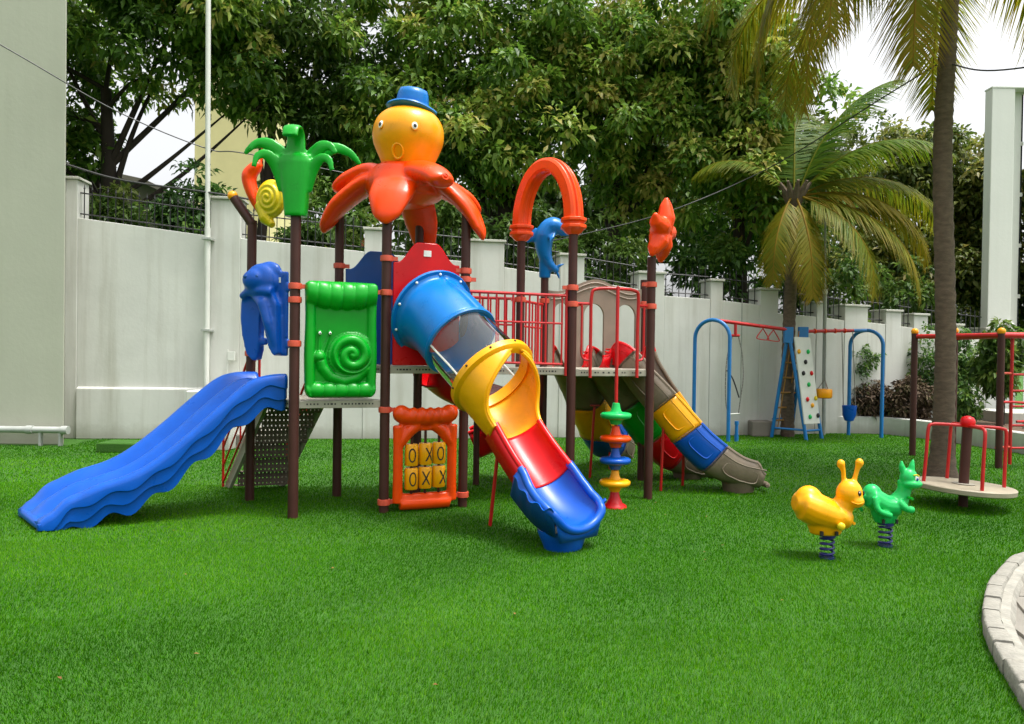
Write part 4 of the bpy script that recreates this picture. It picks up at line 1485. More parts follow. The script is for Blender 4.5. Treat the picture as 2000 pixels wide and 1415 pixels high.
# wave slide ------------------------------------------------------------
def wave_slide():
    A, Bp = V((-2.80, 8.56, 0)), V((-5.02, 7.68, 0))
    N = 60
    keys = [(0, 1.36), (0.10, 1.36), (0.18, 1.28), (0.30, 1.03), (0.42, 0.76), (0.54, 0.52), (0.64, 0.38), (0.76, 0.29), (0.88, 0.20), (0.95, 0.11), (1.0, 0.07)]
    rim = [(0, 0.21), (0.12, 0.19), (0.3, 0.18), (0.5, 0.18), (0.75, 0.17), (0.88, 0.13), (0.96, 0.05), (1.0, 0.0)]
    rings, grooves = [], [[], []]
    w0 = (V((*P1, 0)) - V((*P3, 0))).normalized()
    d = (Bp - A).normalized()
    w1 = V((0.69, -0.724, 0)).normalized()
    zk = catmull([(k, 0, z) for k, z in keys], 12)
    rk = [(k, z) for k, z in rim]
    def fz(s):
        for a, b_ in zip(zk, zk[1:]):
            if s <= b_.x: return a.z + (b_.z - a.z) * (s - a.x) / max(1e-6, b_.x - a.x)
        return zk[-1].z
    body, line1, line2 = [], [], []
    for i in range(N + 1):
        s = i / N
        k = min(1, s / 0.16)
        c = A.lerp(Bp, s)
        w = (w0 * (1 - k) + w1 * k).normalized()
        z = fz(s)
        hr = sinterp(rk, s)
        half = 0.44 + 0.03 * sinterp([(0, 0), (0.85, 0), (0.95, 1), (1, 0.4)], s)
        wav = 0.5 + 0.5 * math.sin(s * 2 * PI * 6.3 + 1.2)
        dep = (0.34 + 0.10 * wav) * sinterp([(0, 0.9), (0.1, 1), (0.7, 0.95), (0.9, 0.85), (1, 0.5)], s)
        def pt(a, zz): return c + w * a + V((0, 0, max(0.01, zz - a * 0.05 * tilt)))
        tilt = sinterp([(0, 0), (0.12, 0.4), (0.3, 1), (0.8, 1), (1, 0.0)], s)
        def zb(v_): return max(0.012, v_)
        skirt = []
        r_t = z + hr
        mid1 = r_t - 0.10 - 0.05 * wav
        mid2 = r_t - 0.22 - 0.06 * (0.5 + 0.5 * math.sin(s * 2 * PI * 6.3 + 0.3))
        bot = r_t - dep
        mid1, mid2, bot = [zb(v_) for v_ in (mid1, mid2, bot)]
        mid2 = max(mid2, bot); mid1 = max(mid1, mid2)
        A_ = 0.155 * sinterp([(0, 0.6), (0.12, 1), (0.8, 0.95), (0.93, 0.6), (1, 0)], s)
        r_in = half - 0.035
        right = [(half - 0.06, bot), (half - 0.02, bot + 0.01), (half - 0.015, mid2), (half + 0.012, mid2 + 0.012), (half + 0.014, mid1), (half + 0.036, mid1 + 0.014), (half + 0.036, r_t - 0.05), (half + 0.028, r_t - 0.018), (half, r_t - 0.002)]
        for k in range(15):
            a = r_in * (1 - k / 14)
            cz = 0.5 + 0.5 * math.cos(2 * PI * a / r_in)
            crest = A_ if a < r_in / 2 else hr
            right.append((a, z + crest * cz ** 0.62))
        ring = [pt(a, zz) for a, zz in right] + [pt(-a, zz) for a, zz in reversed(right[:-1])]
        rings.append(ring)
    b = MB()
    b.loft(rings, False, False, closed=False)
    # closed exit lip and entry edge
    o = b.build('wave_slide', P_BLUE, PS, angle=50, solid=0.014, solid_off=1.0)
    tag(o, 'blue double lane wave slide running down to the left')
    b = MB()
    p, t = A.lerp(Bp, 0.985), d
    b.tube([p + w1 * a + V((0, 0, 0.055 + 0.0)) for a in (-0.49, -0.45, -0.25, -0.08, 0, 0.08, 0.25, 0.45, 0.49)], [0.03, 0.045, 0.05, 0.05, 0.052, 0.05, 0.05, 0.045, 0.03], 12)
    b.build('exit_lip', P_BLUE, o)
wave_slide()

# tube slide --------------------------------------------------------------
def tube_slide():
    ctrl = [(-0.93, 8.62, 2.29), (-0.76, 8.41, 2.17), (-0.50, 8.14, 1.90), (-0.19, 7.85, 1.58), (0.03, 7.63, 1.24), (0.23, 7.41, 0.94), (0.40, 7.20, 0.73), (0.54, 7.02, 0.60), (0.67, 6.87, 0.56)]
    P = catmull(ctrl, 12)
    fr = frames(P)
    N = len(P) - 1
    R = 0.425
    def prof_arc(Rf, ph, n=36, flat=1.0):
        def f(s):
            r, a = Rf(s), ph(s)
            return [(r * math.sin(-a + 2 * a * k / n), -r * math.cos(-a + 2 * a * k / n) * (flat if abs(-a + 2 * a * k / n) < PI / 2 else 1)) for k in range(n + 1)]
        return f
    full = prof_arc(lambda s: R, lambda s: PI, 40)
    # blue flared entrance
    flare = prof_arc(lambda s: R + 0.07 * math.exp(-s * 45), lambda s: PI, 40)
    blue = chute('tube_slide', fr, 0, 21, flare, P_SKY, PS, th=0.016, rim=0)
    tag(blue, 'covered tube slide: blue tunnel, clear section, yellow mouth, red and blue chute')
    for i, rr in ((0, 0.53), (21, 0.448)):
        p, t, s, u = fr[i]
        b = MB()
        M = Matrix((( *s, 0), (*u, 0), (*t, 0), (0, 0, 0, 1))).transposed()
        M.translation = p
        b.lathe([(rr - 0.14, -0.02), (rr - 0.015, -0.02), (rr, -0.008), (rr, 0.014), (rr - 0.02, 0.028), (rr - 0.14, 0.028)], 44, M) if False else None
        ring = [(R - 0.012, -0.02), (rr, -0.02), (rr + 0.008, 0.0), (rr, 0.024), (R - 0.012, 0.024)]
        rings = [[M @ V((r * math.cos(2 * PI * k / 44), r * math.sin(2 * PI * k / 44), z)) for r, z in ring] for k in range(44)]
        rings.append(rings[0])
        b.loft(rings, False, False)
        b.build('flange', P_SKY, blue)
        for k in range(10 if i == 0 else 0):
            a = 2 * PI * (k + 0.35) / 10
            bb = MB(); bb.ball(M @ V(((rr - 0.035) * math.cos(a), (rr - 0.035) * math.sin(a), 0.028)), 0.017, n=8, m=6); bb.build('bolt', M_WHITE, blue)
    clear = chute('clear_tunnel', fr, 21, 35, prof_arc(lambda s: R - 0.015, lambda s: PI, 40), M_CLEAR, blue, th=0, rim=0)
    clear.modifiers.clear()
    for sgn in (-1, 1):
        b = MB()
        b.tube([fr[i][0] + fr[i][2] * (sgn * (R - 0.01)) - fr[i][3] * 0.05 for i in range(21, 36)], 0.012, 6)
        b.build('seam_strip', M_POLE, blue)
    # yellow open mouth: closed ring that opens into a half pipe
    def ph_y(s):
        x = (s * N - 35) / 16.0
        return PI * (1 - 0.53 * (1 - (1 - min(1, max(0, x - 0.06) / 0.94)) ** 2.0))
    def R_y(s):
        x = (s * N - 35) / 16.0
        return interp([(0, R + 0.015), (0.45, R - 0.03), (1, 0.325)], x)
    yel = chute('yellow_mouth', fr, 35, 52, prof_arc(R_y, ph_y, 44), P_YELLOW, blue, th=0.03, rim=0)
    b = MB()
    p, t, s, u = fr[35]
    M = Matrix(((*s, 0), (*u, 0), (*t, 0), (0, 0, 0, 1))).transposed(); M.translation = p
    ring = [(R - 0.03, -0.03), (R + 0.055, -0.03), (R + 0.07, -0.015), (R + 0.07, 0.05), (R + 0.03, 0.085), (R - 0.03, 0.09)]
    rings = [[M @ V((r * math.cos(2 * PI * k / 48), r * math.sin(2 * PI * k / 48), z)) for r, z in ring] for k in range(48)]
    rings.append(rings[0])
    b.loft(rings, False, False)
    b.build('yellow_flange', P_YELLOW, blue)
    for k in range(10):
        a = 2 * PI * (k + 0.5) / 10
        bb = MB(); bb.ball(M @ V(((R + 0.072) * math.cos(a), (R + 0.072) * math.sin(a), 0.012)), 0.013, n=8, m=6); bb.build('bolt', M_POST, blue)
    b = MB()
    for e in (0, -1):
        pts = [fr[i][0] + fr[i][2] * prof_arc(R_y, ph_y, 44)(i / N)[e][0] + fr[i][3] * prof_arc(R_y, ph_y, 44)(i / N)[e][1] for i in range(37, 53)]
        b.tube(pts, 0.024, 8)
    b.build('yellow_rim', P_YELLOW, blue)
    # red chute
    def R_r(s): return 0.305
    def ph_r(s): return PI * 0.47
    def up_shift(f, dz):
        return lambda s: [(a, c + dz) for a, c in f(s)]
    red = chute('red_chute', fr, 51, 70, prof_arc(R_r, ph_r, 26), P_RED, blue, th=0.02, rim=0)
    for e in (0, -1):
        b = MB()
        pf = prof_arc(R_r, ph_r, 26)
        b.tube([fr[i][0] + fr[i][2] * pf(i / N)[e][0] + fr[i][3] * pf(i / N)[e][1] for i in range(51, 71)], 0.032, 10)
        b.build('red_rim', P_RED, blue)
    b = MB()
    for e in (1, -1):
        pts_u, pts_l = [], []
        for i in range(51, 71):
            p, t, s, u = fr[i]
            q = p + s * (e * 0.325) + u * (-0.02)
            pts_u.append(q); pts_l.append(p + s * (e * 0.28) + u * -0.27)
        b.add(pts_u + pts_l, [(k, k + 1, len(pts_u) + k + 1, len(pts_u) + k) for k in range(len(pts_u) - 1)])
    b.build('red_skirt', P_RED, blue, solid=0.015)
    # blue exit
    pe = prof_arc(lambda s: interp([(0, 0.32), (0.72, 0.315), (0.85, 0.345), (0.95, 0.36), (1, 0.34)], s), lambda s: interp([(0, PI * 0.47), (0.75, PI * 0.46), (0.92, PI * 0.42), (1, PI * 0.36)], s), 30)
    def pe2(s):
        q = pe(s)
        x = (s * N - 69) / (N - 69.0)
        fl = sinterp([(0, 0.0), (0.4, 0.25), (0.8, 0.55), (1, 0.75)], max(0, min(1, x)))
        return [(a, c + (-0.33 - c) * fl * 0.30) for a, c in q]
    ex = chute('blue_exit', fr, 69, N, pe2, P_BLUE, blue, th=0.025, rim=0)
    rimpts = []
    pL = [fr[i][0] + fr[i][2] * pe2(i / N)[0][0] + fr[i][3] * pe2(i / N)[0][1] for i in range(69, N + 1)]
    pR = [fr[i][0] + fr[i][2] * pe2(i / N)[-1][0] + fr[i][3] * pe2(i / N)[-1][1] for i in range(69, N + 1)]
    p, t, s, u = fr[N]
    end = [p + t * 0.05 * math.sin(PI * k / 30) ** 0.5 + s * a + u * (c - 0.01) for k, (a, c) in enumerate(pe2(1.0))]
    b = MB()
    b.tube(pL + end[1:-1] + list(reversed(pR)), 0.042, 12)
    b.build('blue_rim', P_BLUE, blue)
    b = MB()
    for e in (1, -1):
        n_ = 0
        pts = []
        for k, i in enumerate(range(69, N + 1)):
            p, t, s, u = fr[i]
            q = pe2(i / N)[0 if e < 0 else -1]
            wv = 0.02 * math.sin(k * 0.8)
            top = p + s * (q[0] + e * 0.01) + u * (q[1])
            wd = min(0.39, abs(q[0]) + 0.05)
            m1 = p + s * (e * wd) + u * (-0.13 + wv)
            m2 = p + s * (e * (wd - 0.015)) + u * (-0.145 + wv)
            lo = p + s * (e * 0.27) + u * (-0.40)
            pts.append([top, m1, m2, lo])
        b.loft(pts, False, False, closed=False)
    b.build('blue_skirt', P_BLUE, blue, solid=0.012, angle=30)
    b = MB()
    cz = V((fr[N - 3][0].x, fr[N - 3][0].y, 0.0))
    upc = [q + V((0, 0, -0.02)) for q in end]
    loc = []
    for q in end:
        f_ = V((cz.x + (q.x - cz.x) * 0.80, cz.y + (q.y - cz.y) * 0.80, max(0.12, q.z - 0.30)))
        loc.append(f_)
    b.loft([upc, loc], False, False, closed=False)
    b.build('exit_apron', P_BLUE, blue, solid=0.02, angle=60)
    # foot under the exit
    b = MB()
    c = V((0.55, 6.99, 0))
    dd = (V((0.8, 6.8, 0)) - V((0.5, 7.13, 0))).normalized()
    sdv = V((-dd.y, dd.x, 0))
    def ring(z, l, w, off):
        return [c + dd * (off + l * math.cos(2 * PI * k / 28)) + sdv * (w * math.sin(2 * PI * k / 28)) + V((0, 0, z)) for k in range(28)]
    b.loft([ring(0.0, 0.17, 0.19, -0.06), ring(0.03, 0.18, 0.20, -0.06), ring(0.10, 0.20, 0.235, -0.06), ring(0.16, 0.22, 0.265, -0.06), ring(0.19, 0.22, 0.27, -0.06)])
    b.build('exit_foot', P_BLUE, blue, angle=60)
    b = MB()
    b.rod((-0.21, 7.87, 0.0), (-0.12, 7.80, 0.98), 0.02)
    b.build('support_leg', M_REDM, PS)
tube_slide()

# triple slide with beige arch panel ------------------------------------------
def triple():
    M = edge_frame(P9, P11, 0.0)
    w = math.hypot(P11[0] - P9[0], P11[1] - P9[1]) - 0.10
    z0 = Z2 - 0.02
    # outline: waved top, three arched openings; built as columns of quads between lower and upper curves
    def top(x):
        return 2.86 + 0.07 * math.cos(x / w * 2 * PI * 1.45) - 0.22 * max(0, (abs(x) / (w / 2) - 0.55)) * (1 if x < 0 else 0.35)
    ops = [(-0.50, 0.135), (-0.02, 0.155), (0.47, 0.155)]
    zs, za = z0 + 0.0, 2.62
    def low(x):
        for c, r in ops:
            if abs(x - c) < r:
                return 2.40 + 0.18 * math.sqrt(max(0, 1 - ((x - c) / r) ** 2))
        return z0
    xs = sorted(set([-w / 2, w / 2] + [c + s * r * (1 - 1e-4) for c, r in ops for s in (-1, 1)] + [c + s * r * (1 + 1e-4) for c, r in ops for s in (-1, 1)] + [c + r * math.cos(PI * k / 14) * 0.999 for c, r in ops for k in range(15)] + list(np.linspace(-w / 2, w / 2, 40))))
    b = MB()
    n = len(xs)
    vs = []
    for x in xs:
        vs += [(x, -0.03, low(x)), (x, -0.03, top(x)), (x, 0.03, low(x)), (x, 0.03, top(x))]
    fs = []
    for i in range(n - 1):
        a = 4 * i
        fs += [(a, a + 4, a + 5, a + 1), (a + 2, a + 3, a + 7, a + 6), (a + 1, a + 5, a + 7, a + 3), (a, a + 2, a + 6, a + 4)]
    fs += [(0, 1, 3, 2), (4 * n - 4, 4 * n - 2, 4 * n - 1, 4 * n - 3)]
    b.add(vs, fs, M)
    # moulded ribs on the head board
    for dz in (-0.05, -0.115):
        b.tube([M @ V((x, -0.032, top(x) + dz)) for x in np.linspace(-w / 2 + 0.03, w / 2 - 0.03, 30)], 0.014, 6)
    pan = b.build('arch_panel', P_TAUPE, PS, angle=35)
    tag(pan, 'taupe panel with three arched openings behind the right tower')
    def uprof(wd, ht, n=22):
        def f(s):
            out = []
            for k in range(n + 1):
                a = PI * (k / n - 0.5) * 1.0
                e = 0.55
                out.append((wd * math.copysign(abs(math.sin(a)) ** e, math.sin(a)), -ht * (abs(math.cos(a)) ** e)))
            return out
        return f
    lanes = [
        ('left lane of the triple slide curving away towards the wall', [(0.78, 10.62, 1.98), (0.90, 10.85, 1.92), (1.10, 11.25, 1.55), (1.32, 11.65, 1.08), (1.52, 12.05, 0.72), (1.72, 12.45, 0.50), (1.86, 12.75, 0.40)],
         [('red', 0, .16), ('stone', .16, .42), ('yellow', .42, .60), ('blue', .60, .76), ('stone', .76, 1.0)]),
        ('middle lane of the triple slide with green and red sections', [(1.20, 10.72, 1.98), (1.40, 10.82, 1.90), (1.72, 10.92, 1.52), (2.06, 11.00, 1.05), (2.36, 11.08, 0.68), (2.66, 11.16, 0.46), (2.95, 11.24, 0.36)],
         [('red', 0, .16), ('stone', .16, .42), ('green', .42, .60), ('red', .60, .76), ('stone', .76, 1.0)]),
        ('right lane of the triple slide with yellow and blue sections', [(1.62, 10.78, 2.02), (1.80, 10.45, 1.98), (2.05, 10.28, 1.62), (2.38, 10.17, 1.20), (2.70, 10.12, 0.80), (3.05, 10.12, 0.52), (3.42, 10.14, 0.42)],
         [('red', 0, .22), ('stone', .22, .45), ('yellow', .45, .60), ('blue', .60, .745), ('stone', .745, 1.0)])]
    mats = {'red': P_RED, 'stone': P_STONE, 'yellow': P_YELLOW, 'blue': P_BLUE, 'green': P_GREEN}
    for lab, ctrl, secs in lanes:
        P = catmull(ctrl, 10)
        fr = frames(P)
        N = len(P) - 1
        root = None
        for k, (mn, s0, s1) in enumerate(secs):
            i0, i1 = int(round(s0 * N)), int(round(s1 * N))
            base = uprof(0.285, 1.0)
            def prof(s, base=base):
                kk = sinterp([(0, 0.55), (0.12, 1.0), (0.80, 1.0), (0.93, 0.95), (1.0, 0.55)], s)
                q = base(s)
                dp = sinterp([(0, 0.38), (0.15, 0.44), (0.72, 0.44), (0.95, 0.35), (1.0, 0.34)], s)
                return [(a, -dp + (c + 1.0) * dp * kk) for a, c in q]
            o = chute('triple_slide' if root is None else 'slide_section', fr, i0, i1, prof, mats[mn], PS if root is None else root, th=0.022, rim=0)
            if root is None:
                root = o
                tag(o, lab)
            r = MB()
            for e in (0, -1):
                r.tube([fr[i][0] + fr[i][2] * prof(i / N)[e][0] + fr[i][3] * prof(i / N)[e][1] for i in range(i0, i1 + 1)], 0.026, 8)
            # raised mouldings on the outer sides: a bead below the rim and one embossed frame per section
            for e in (1, -1):
                bead = []
                for i in range(i0, i1 + 1):
                    p, t, s, u = fr[i]
                    bead.append(p + s * (e * 0.300) + u * (-0.095))
                r.tube(bead, 0.012, 6)
                a0, a1 = i0 + (i1 - i0) * 0.18, i0 + (i1 - i0) * 0.82
                lp = []
                for j in range(20):
                    an = 2 * PI * j / 20
                    ii = (a0 + a1) / 2 + (a1 - a0) / 2 * math.copysign(abs(math.cos(an)) ** 0.5, math.cos(an))
                    ii0 = int(ii); ft = ii - ii0
                    p = fr[ii0][0].lerp(fr[min(ii0 + 1, N)][0], ft)
                    s, u = fr[ii0][2], fr[ii0][3]
                    lp.append(p + s * (e * 0.296) + u * (-0.225 + 0.085 * math.copysign(abs(math.sin(an)) ** 0.5, math.sin(an))))
                r.tube(lp, 0.010, 6, closed=True)
            # joint collars
            for i in ((i0, i1) if k < len(secs) - 1 else (i0,)):
                if i == 0: continue
                q = prof(i / N)
                r.tube([fr[i][0] + fr[i][2] * a * 1.06 + fr[i][3] * (c - 0.012 if c < -0.1 else c) for a, c in q], 0.017, 6)
            r.build('section_moulding', mats[mn], root)
        # exit lip and foot
        p, t, s, u = fr[N]
        b = MB()
        b.tube([p + s * a + V((0, 0, -0.30 - 0.0)) + t * (0.01 + 0.07 * (1 - (a / 0.26) ** 2)) for a in np.linspace(-0.26, 0.26, 9)], [0.02, 0.03, 0.036, 0.04, 0.04, 0.04, 0.036, 0.03, 0.02], 10)
        b.build('exit_lip', P_STONE, root)
        b = MB()
        c = V((p.x, p.y, 0)) - t * 0.30
        tt = V((t.x, t.y, 0)).normalized(); sv = V((-tt.y, tt.x, 0))
        c.z = 0
        rg = lambda z, l, w_: [c + tt * (l * math.cos(2 * PI * k / 20)) + sv * (w_ * math.sin(2 * PI * k / 20)) + V((0, 0, z)) for k in range(20)]
        b.loft([rg(0, 0.20, 0.20), rg(0.02, 0.205, 0.205), rg(0.10, 0.22, 0.23), rg(0.2, 0.25, 0.26)])
        b.build('exit_foot', P_STONE, root, angle=60)
    for (g, h) in (((1.19, 11.05), (1.24, 11.0, 1.10)), ((1.98, 11.05), (2.0, 11.0, 0.72)), ((2.05, 10.05), (2.08, 10.05, 1.14)), ((2.44, 10.45), (2.44, 10.4, 0.72)), ((1.60, 11.9), (1.58, 11.85, 0.5))):
        b = MB()
        b.rod((g[0], g[1], 0), h, 0.02)
        b.box((h[0] - 0.07, h[1] - 0.07, h[2] - 0.02), (h[0] + 0.07, h[1] + 0.07, h[2]))
        b.build('support_leg', M_REDM, PS)
triple()

# red curling slide behind the second tower ------------------------------------
def curl():
    ctrl = []
    for k in range(9):
        t = k / 8
        a = rad(215 + 250 * t)
        ctrl.append((-0.48 + 0.52 * math.cos(a), 10.30 + 0.52 * math.sin(a), 1.72 - 1.02 * t))
    P = [V((-1.0, 9.72, 1.80))] + [V(c) for c in ctrl]
    P = catmull(P, 7)
    fr = frames(P)
    def prof(s):
        return [(0.30 * math.copysign(abs(math.sin(a)) ** 0.6, math.sin(a)), -0.40 * abs(math.cos(a)) ** 0.6) for a in [PI * (k / 22 - 0.5) for k in range(23)]]
    o = chute('curling_slide', fr, 0, len(P) - 1, prof, P_RED, PS, th=0.02, rim=0.028)
    tag(o, 'dark red curling trough slide behind the second tower')
    b = MB()
    b.rod((-0.48, 10.3, 0), (-0.48, 10.3, 1.6), 0.045)
    b.build('centre_post', M_POST, PS)
curl()

# bridge and tower railings -------------------------------------------------------
def railing(a, b_, z0a, z0b, h, n, step_up=None):
    A, Bq = V((*a, 0)), V((*b_, 0))
    r = MB()
    up = lambda t, z: V((A.lerp(Bq, t).x, A.lerp(Bq, t).y, z))
    r.tube([up(0, z0a + h), up(1, z0b + h)], 0.019, 8)
    r.tube([up(0.03, z0a + 0.06), up(0.97, z0b + 0.06)], 0.016, 8)
    r.tube([up(0.03, z0a + h * 0.62), up(0.97, z0b + h * 0.62)], 0.013, 8)
    for k in range(n):
        t = 0.04 + 0.92 * k / (n - 1)
        z = z0a + (z0b - z0a) * t
        r.tube([up(t, z + 0.06), up(t, z + h)], 0.0125, 8)
    return r.build('railing', M_REDM, PS)
def off(p, q, s):  # shorten
    return (p[0] + (q[0] - p[0]) * s, p[1] + (q[1] - p[1]) * s)
railing(off(P5, P7, 0.02), off(P5, P7, 0.94), Z2, Z2 - 0.02, 0.90, 12)
railing(off(P6, P10, 0.04), off(P6, P10, 0.98), Z2, Z2 - 0.02, 0.90, 12)
railing(off(P10, P9, 0.05), off(P10, P9, 0.92), Z2 - 0.02, Z2 - 0.02, 0.88, 7)
# riser post of the front rail up to the clamp
b = MB()
pe = off(P5, P7, 0.945)
b.tube(catmull([(pe[0], pe[1], Z2 - 0.1), (pe[0], pe[1], 2.2), (pe[0], pe[1], 2.60), (pe[0] + 0.03, pe[1], 2.655), (P7[0], P7[1], 2.66)], 5), 0.018, 8)
b.build('rail_riser', M_REDM, PS)
# hoop rail before the third tower with the disc climber
MH = edge_frame(P7, P8, 0.0)
def HP(x, y, z): return MH @ V((x, y, z))
b = MB()
b.tube(catmull([HP(-0.33, -0.06, Z2 - 0.12), HP(-0.33, -0.06, 2.2), HP(-0.33, -0.07, 2.56), HP(-0.27, -0.09, 2.65), HP(0, -0.16, 2.66), HP(0.27, -0.09, 2.65), HP(0.33, -0.07, 2.56), HP(0.33, -0.06, 2.2), HP(0.33, -0.06, Z2 - 0.12)], 6), 0.021, 10)
for s in (-1, 1):
    b.tube([HP(s * 0.53, 0, 2.47), HP(s * 0.33, -0.06, 2.47)], 0.018, 8)
    b.tube(catmull([HP(s * 0.44, -0.03, 2.46), HP(s * 0.44, -0.03, 2.0), HP(s * 0.44, -0.03, 1.86), HP(s * 0.41, -0.04, 1.79), HP(s * 0.33, -0.06, 1.775)], 5), 0.014, 8)
b.build('hoop_rail', M_REDM, PS)
TX, TY = 1.268, 8.95
b = MB()
b.tube([(TX, TY, 0.0), (TX, TY, 2.67)], 0.021, 10)
b.tube([(TX, TY, 2.66), HP(0, -0.16, 2.66)], 0.02, 8)
tot = b.build('disc_climber', M_REDM, PS)
tag(tot, 'red pole with green, orange, blue and yellow discs to climb')
for z, m in ((1.11, P_LGREEN), (0.83, P_ORANGE), (0.565, P_BLUE), (0.295, P_YELLOW)):
    b = MB()
    b.lathe([(0.03, z + 0.155), (0.044, z + 0.15), (0.055, z + 0.085), (0.072, z + 0.048), (0.168, z + 0.034), (0.186, z + 0.02), (0.188, z - 0.01), (0.17, z - 0.032), (0.085, z - 0.05), (0.06, z - 0.105), (0.03, z - 0.11)], 32, Matrix.Translation(V((TX, TY, 0))))
    b.build('disc', m, tot, angle=50)
b = MB()
b.lathe([(0.03, 0.20), (0.05, 0.19), (0.065, 0.12), (0.10, 0.05), (0.145, 0.022), (0.15, 0.0)], 32, Matrix.Translation(V((TX, TY, 0))))
b.build('base_cone', P_RED, tot, angle=50)

# octopus roof ----------------------------------------------------------------------
def octopus():
    C = V((-1.33, 9.06, 0))
    b = MB()
    b.lathe([(0.20, 3.62), (0.44, 3.72), (0.48, 3.90), (0.40, 4.06), (0.28, 4.14)], 24, Matrix.Translation(C))
    def tent(tip, hump, w=(0.24, 0.25, 0.225, 0.155, 0.075, 0.03), flat=0.45):
        tip = V(tip)
        h = V((tip.x - C.x, tip.y - C.y, 0))
        st = V((C.x, C.y, 3.93)) + h * 0.15
        p1 = V((C.x, C.y, 0)) + h * 0.45; p1.z = hump
        p2 = V((C.x, C.y, 0)) + h * 0.78; p2.z = hump * 0.6 + tip.z * 0.4
        p3 = V((C.x, C.y, 0)) + h * 0.95; p3.z = hump * 0.2 + tip.z * 0.8
        P = catmull([st, p1, p2, p3, tip], 6)
        N = len(P) - 1
        rr = [interp([(0, w[0]), (.25, w[1]), (.5, w[2]), (.75, w[3]), (.93, w[4]), (1, w[5])], i / N) for i in range(N + 1)]
        b.tube(P, rr, 16, flat=flat, up=(-h.y, h.x, 0.001) if False else None)
        return P
    tips = [((-2.38, 9.22, 3.30), 3.90), ((-1.45, 8.36, 3.28), 3.86), ((-0.36, 8.82, 3.18), 3.88), ((-1.18, 9.90, 3.15), 3.78),
            ((-2.26, 9.35, 3.84), 4.06), ((-0.46, 9.55, 3.60), 3.92)]
    for k, (t, h) in enumerate(tips):
        tent(t, h, *(((0.25, 0.29, 0.27, 0.17, 0.075, 0.03), 0.42) if k == 1 else ()))
    # the arm reaching out towards the camera with a blunt end
    tent((-0.80, 8.30, 3.74), 3.96, (0.22, 0.23, 0.20, 0.17, 0.14, 0.08), 0.6)
    body = b.build('octopus_roof', P_TENT, PS, voxel=0.021, smoothit=8)
    tag(body, 'orange octopus roof with drooping arms, amber head and blue hat')
    # suckers on the front arm
    for p in ((-1.425, 8.44, 3.47), (-1.425, 8.50, 3.66), (-1.42, 8.555, 3.78), (-1.40, 8.64, 3.885)):
        s = MB()
        n = V((0, -0.94, 0.34)).normalized()
        rm = n.to_track_quat('Z', 'Y').to_matrix().to_4x4()
        rm.translation = V(p)
        s.tube([rm @ V((0.030 * math.cos(2 * PI * k / 14), 0.030 * math.sin(2 * PI * k / 14), 0)) for k in range(14)], 0.009, 6, closed=True)
        s.build('sucker', P_TENT, body)
    s = MB()
    rm = V((0.5, -0.82, 0.25)).normalized().to_track_quat('Z', 'Y').to_matrix().to_4x4(); rm.translation = V((-0.77, 8.235, 3.80))
    s.tube([rm @ V((0.036 * math.cos(2 * PI * k / 14), 0.036 * math.sin(2 * PI * k / 14), 0)) for k in range(14)], 0.010, 6, closed=True)
    s.build('sucker', P_TENT, body)
    # head
    H = V((-1.295, 9.0, 0))
    b = MB()
    prof = [(0.0, 4.02), (0.26, 4.04), (0.30, 4.09), (0.35, 4.20), (0.41, 4.34), (0.43, 4.45), (0.42, 4.55), (0.37, 4.66), (0.28, 4.74), (0.16, 4.785), (0.0, 4.80)]
    prof = [(p.x, p.z) for p in catmull([(r, 0, z) for r, z in prof], 4)]
    b.lathe(prof, 40, Matrix.Translation(H))
    b.build('head', P_AMBER, body, angle=180)
    tag(bpy.data.objects[b'head'.decode()], None) if False else None
    fwd = (V((0, 0, 0)) - V((H.x, H.y, 0))).normalized()      # face looks at the lawn
    fwd = V((0.0, -1, 0))
    rt = V((1, 0, 0))
    def on_head(dx, z, out=0.0):
        r = interp([(p[1], p[0]) for p in prof], z)
        y = math.sqrt(max(0.0004, r * r - dx * dx))
        return V((H.x + dx, H.y - y - out, z))
    for dx, z in ((-0.275, 4.50), (0.13, 4.465)):
        c = on_head(dx, z)
        n = V((dx * 0.9, c.y - H.y, 0.1)).normalized()
        rm = n.to_track_quat('Z', 'Y').to_matrix().to_4x4(); rm.translation = c
        e = MB(); e.ball((0, 0, 0), (0.036, 0.050, 0.018), rm); e.build('eye', M_WHITE, body)
        e = MB(); e.ball((0.004, -0.004, 0.016), (0.019, 0.025, 0.012), rm); e.build('pupil', M_DARK, body)
        e = MB(); e.tube([rm @ V((0.038 * math.cos(2 * PI * k / 20), 0.052 * math.sin(2 * PI * k / 20), 0.0)) for k in range(20)], 0.007, 6, closed=True); e.build('eye_rim', P_AMBER, body)
    c = on_head(-0.075, 4.19, 0.0)
    n = V((-0.1, -1, -0.32)).normalized()
    rm = n.to_track_quat('Z', 'Y').to_matrix().to_4x4(); rm.translation = c
    e = MB(); e.tube([rm @ V((0.062 * math.cos(2 * PI * k / 24), 0.085 * math.sin(2 * PI * k / 24), 0.0)) for k in range(24)], 0.016, 8, closed=True)
    e.build('mouth', P_AMBER, body)
    # hat, tilted
    Mh = Matrix.Translation(V((H.x + 0.03, H.y, 4.745))) @ Matrix.Rotation(rad(8), 4, 'Y') @ Matrix.Rotation(rad(10), 4, 'X')
    b = MB()
    rings = []
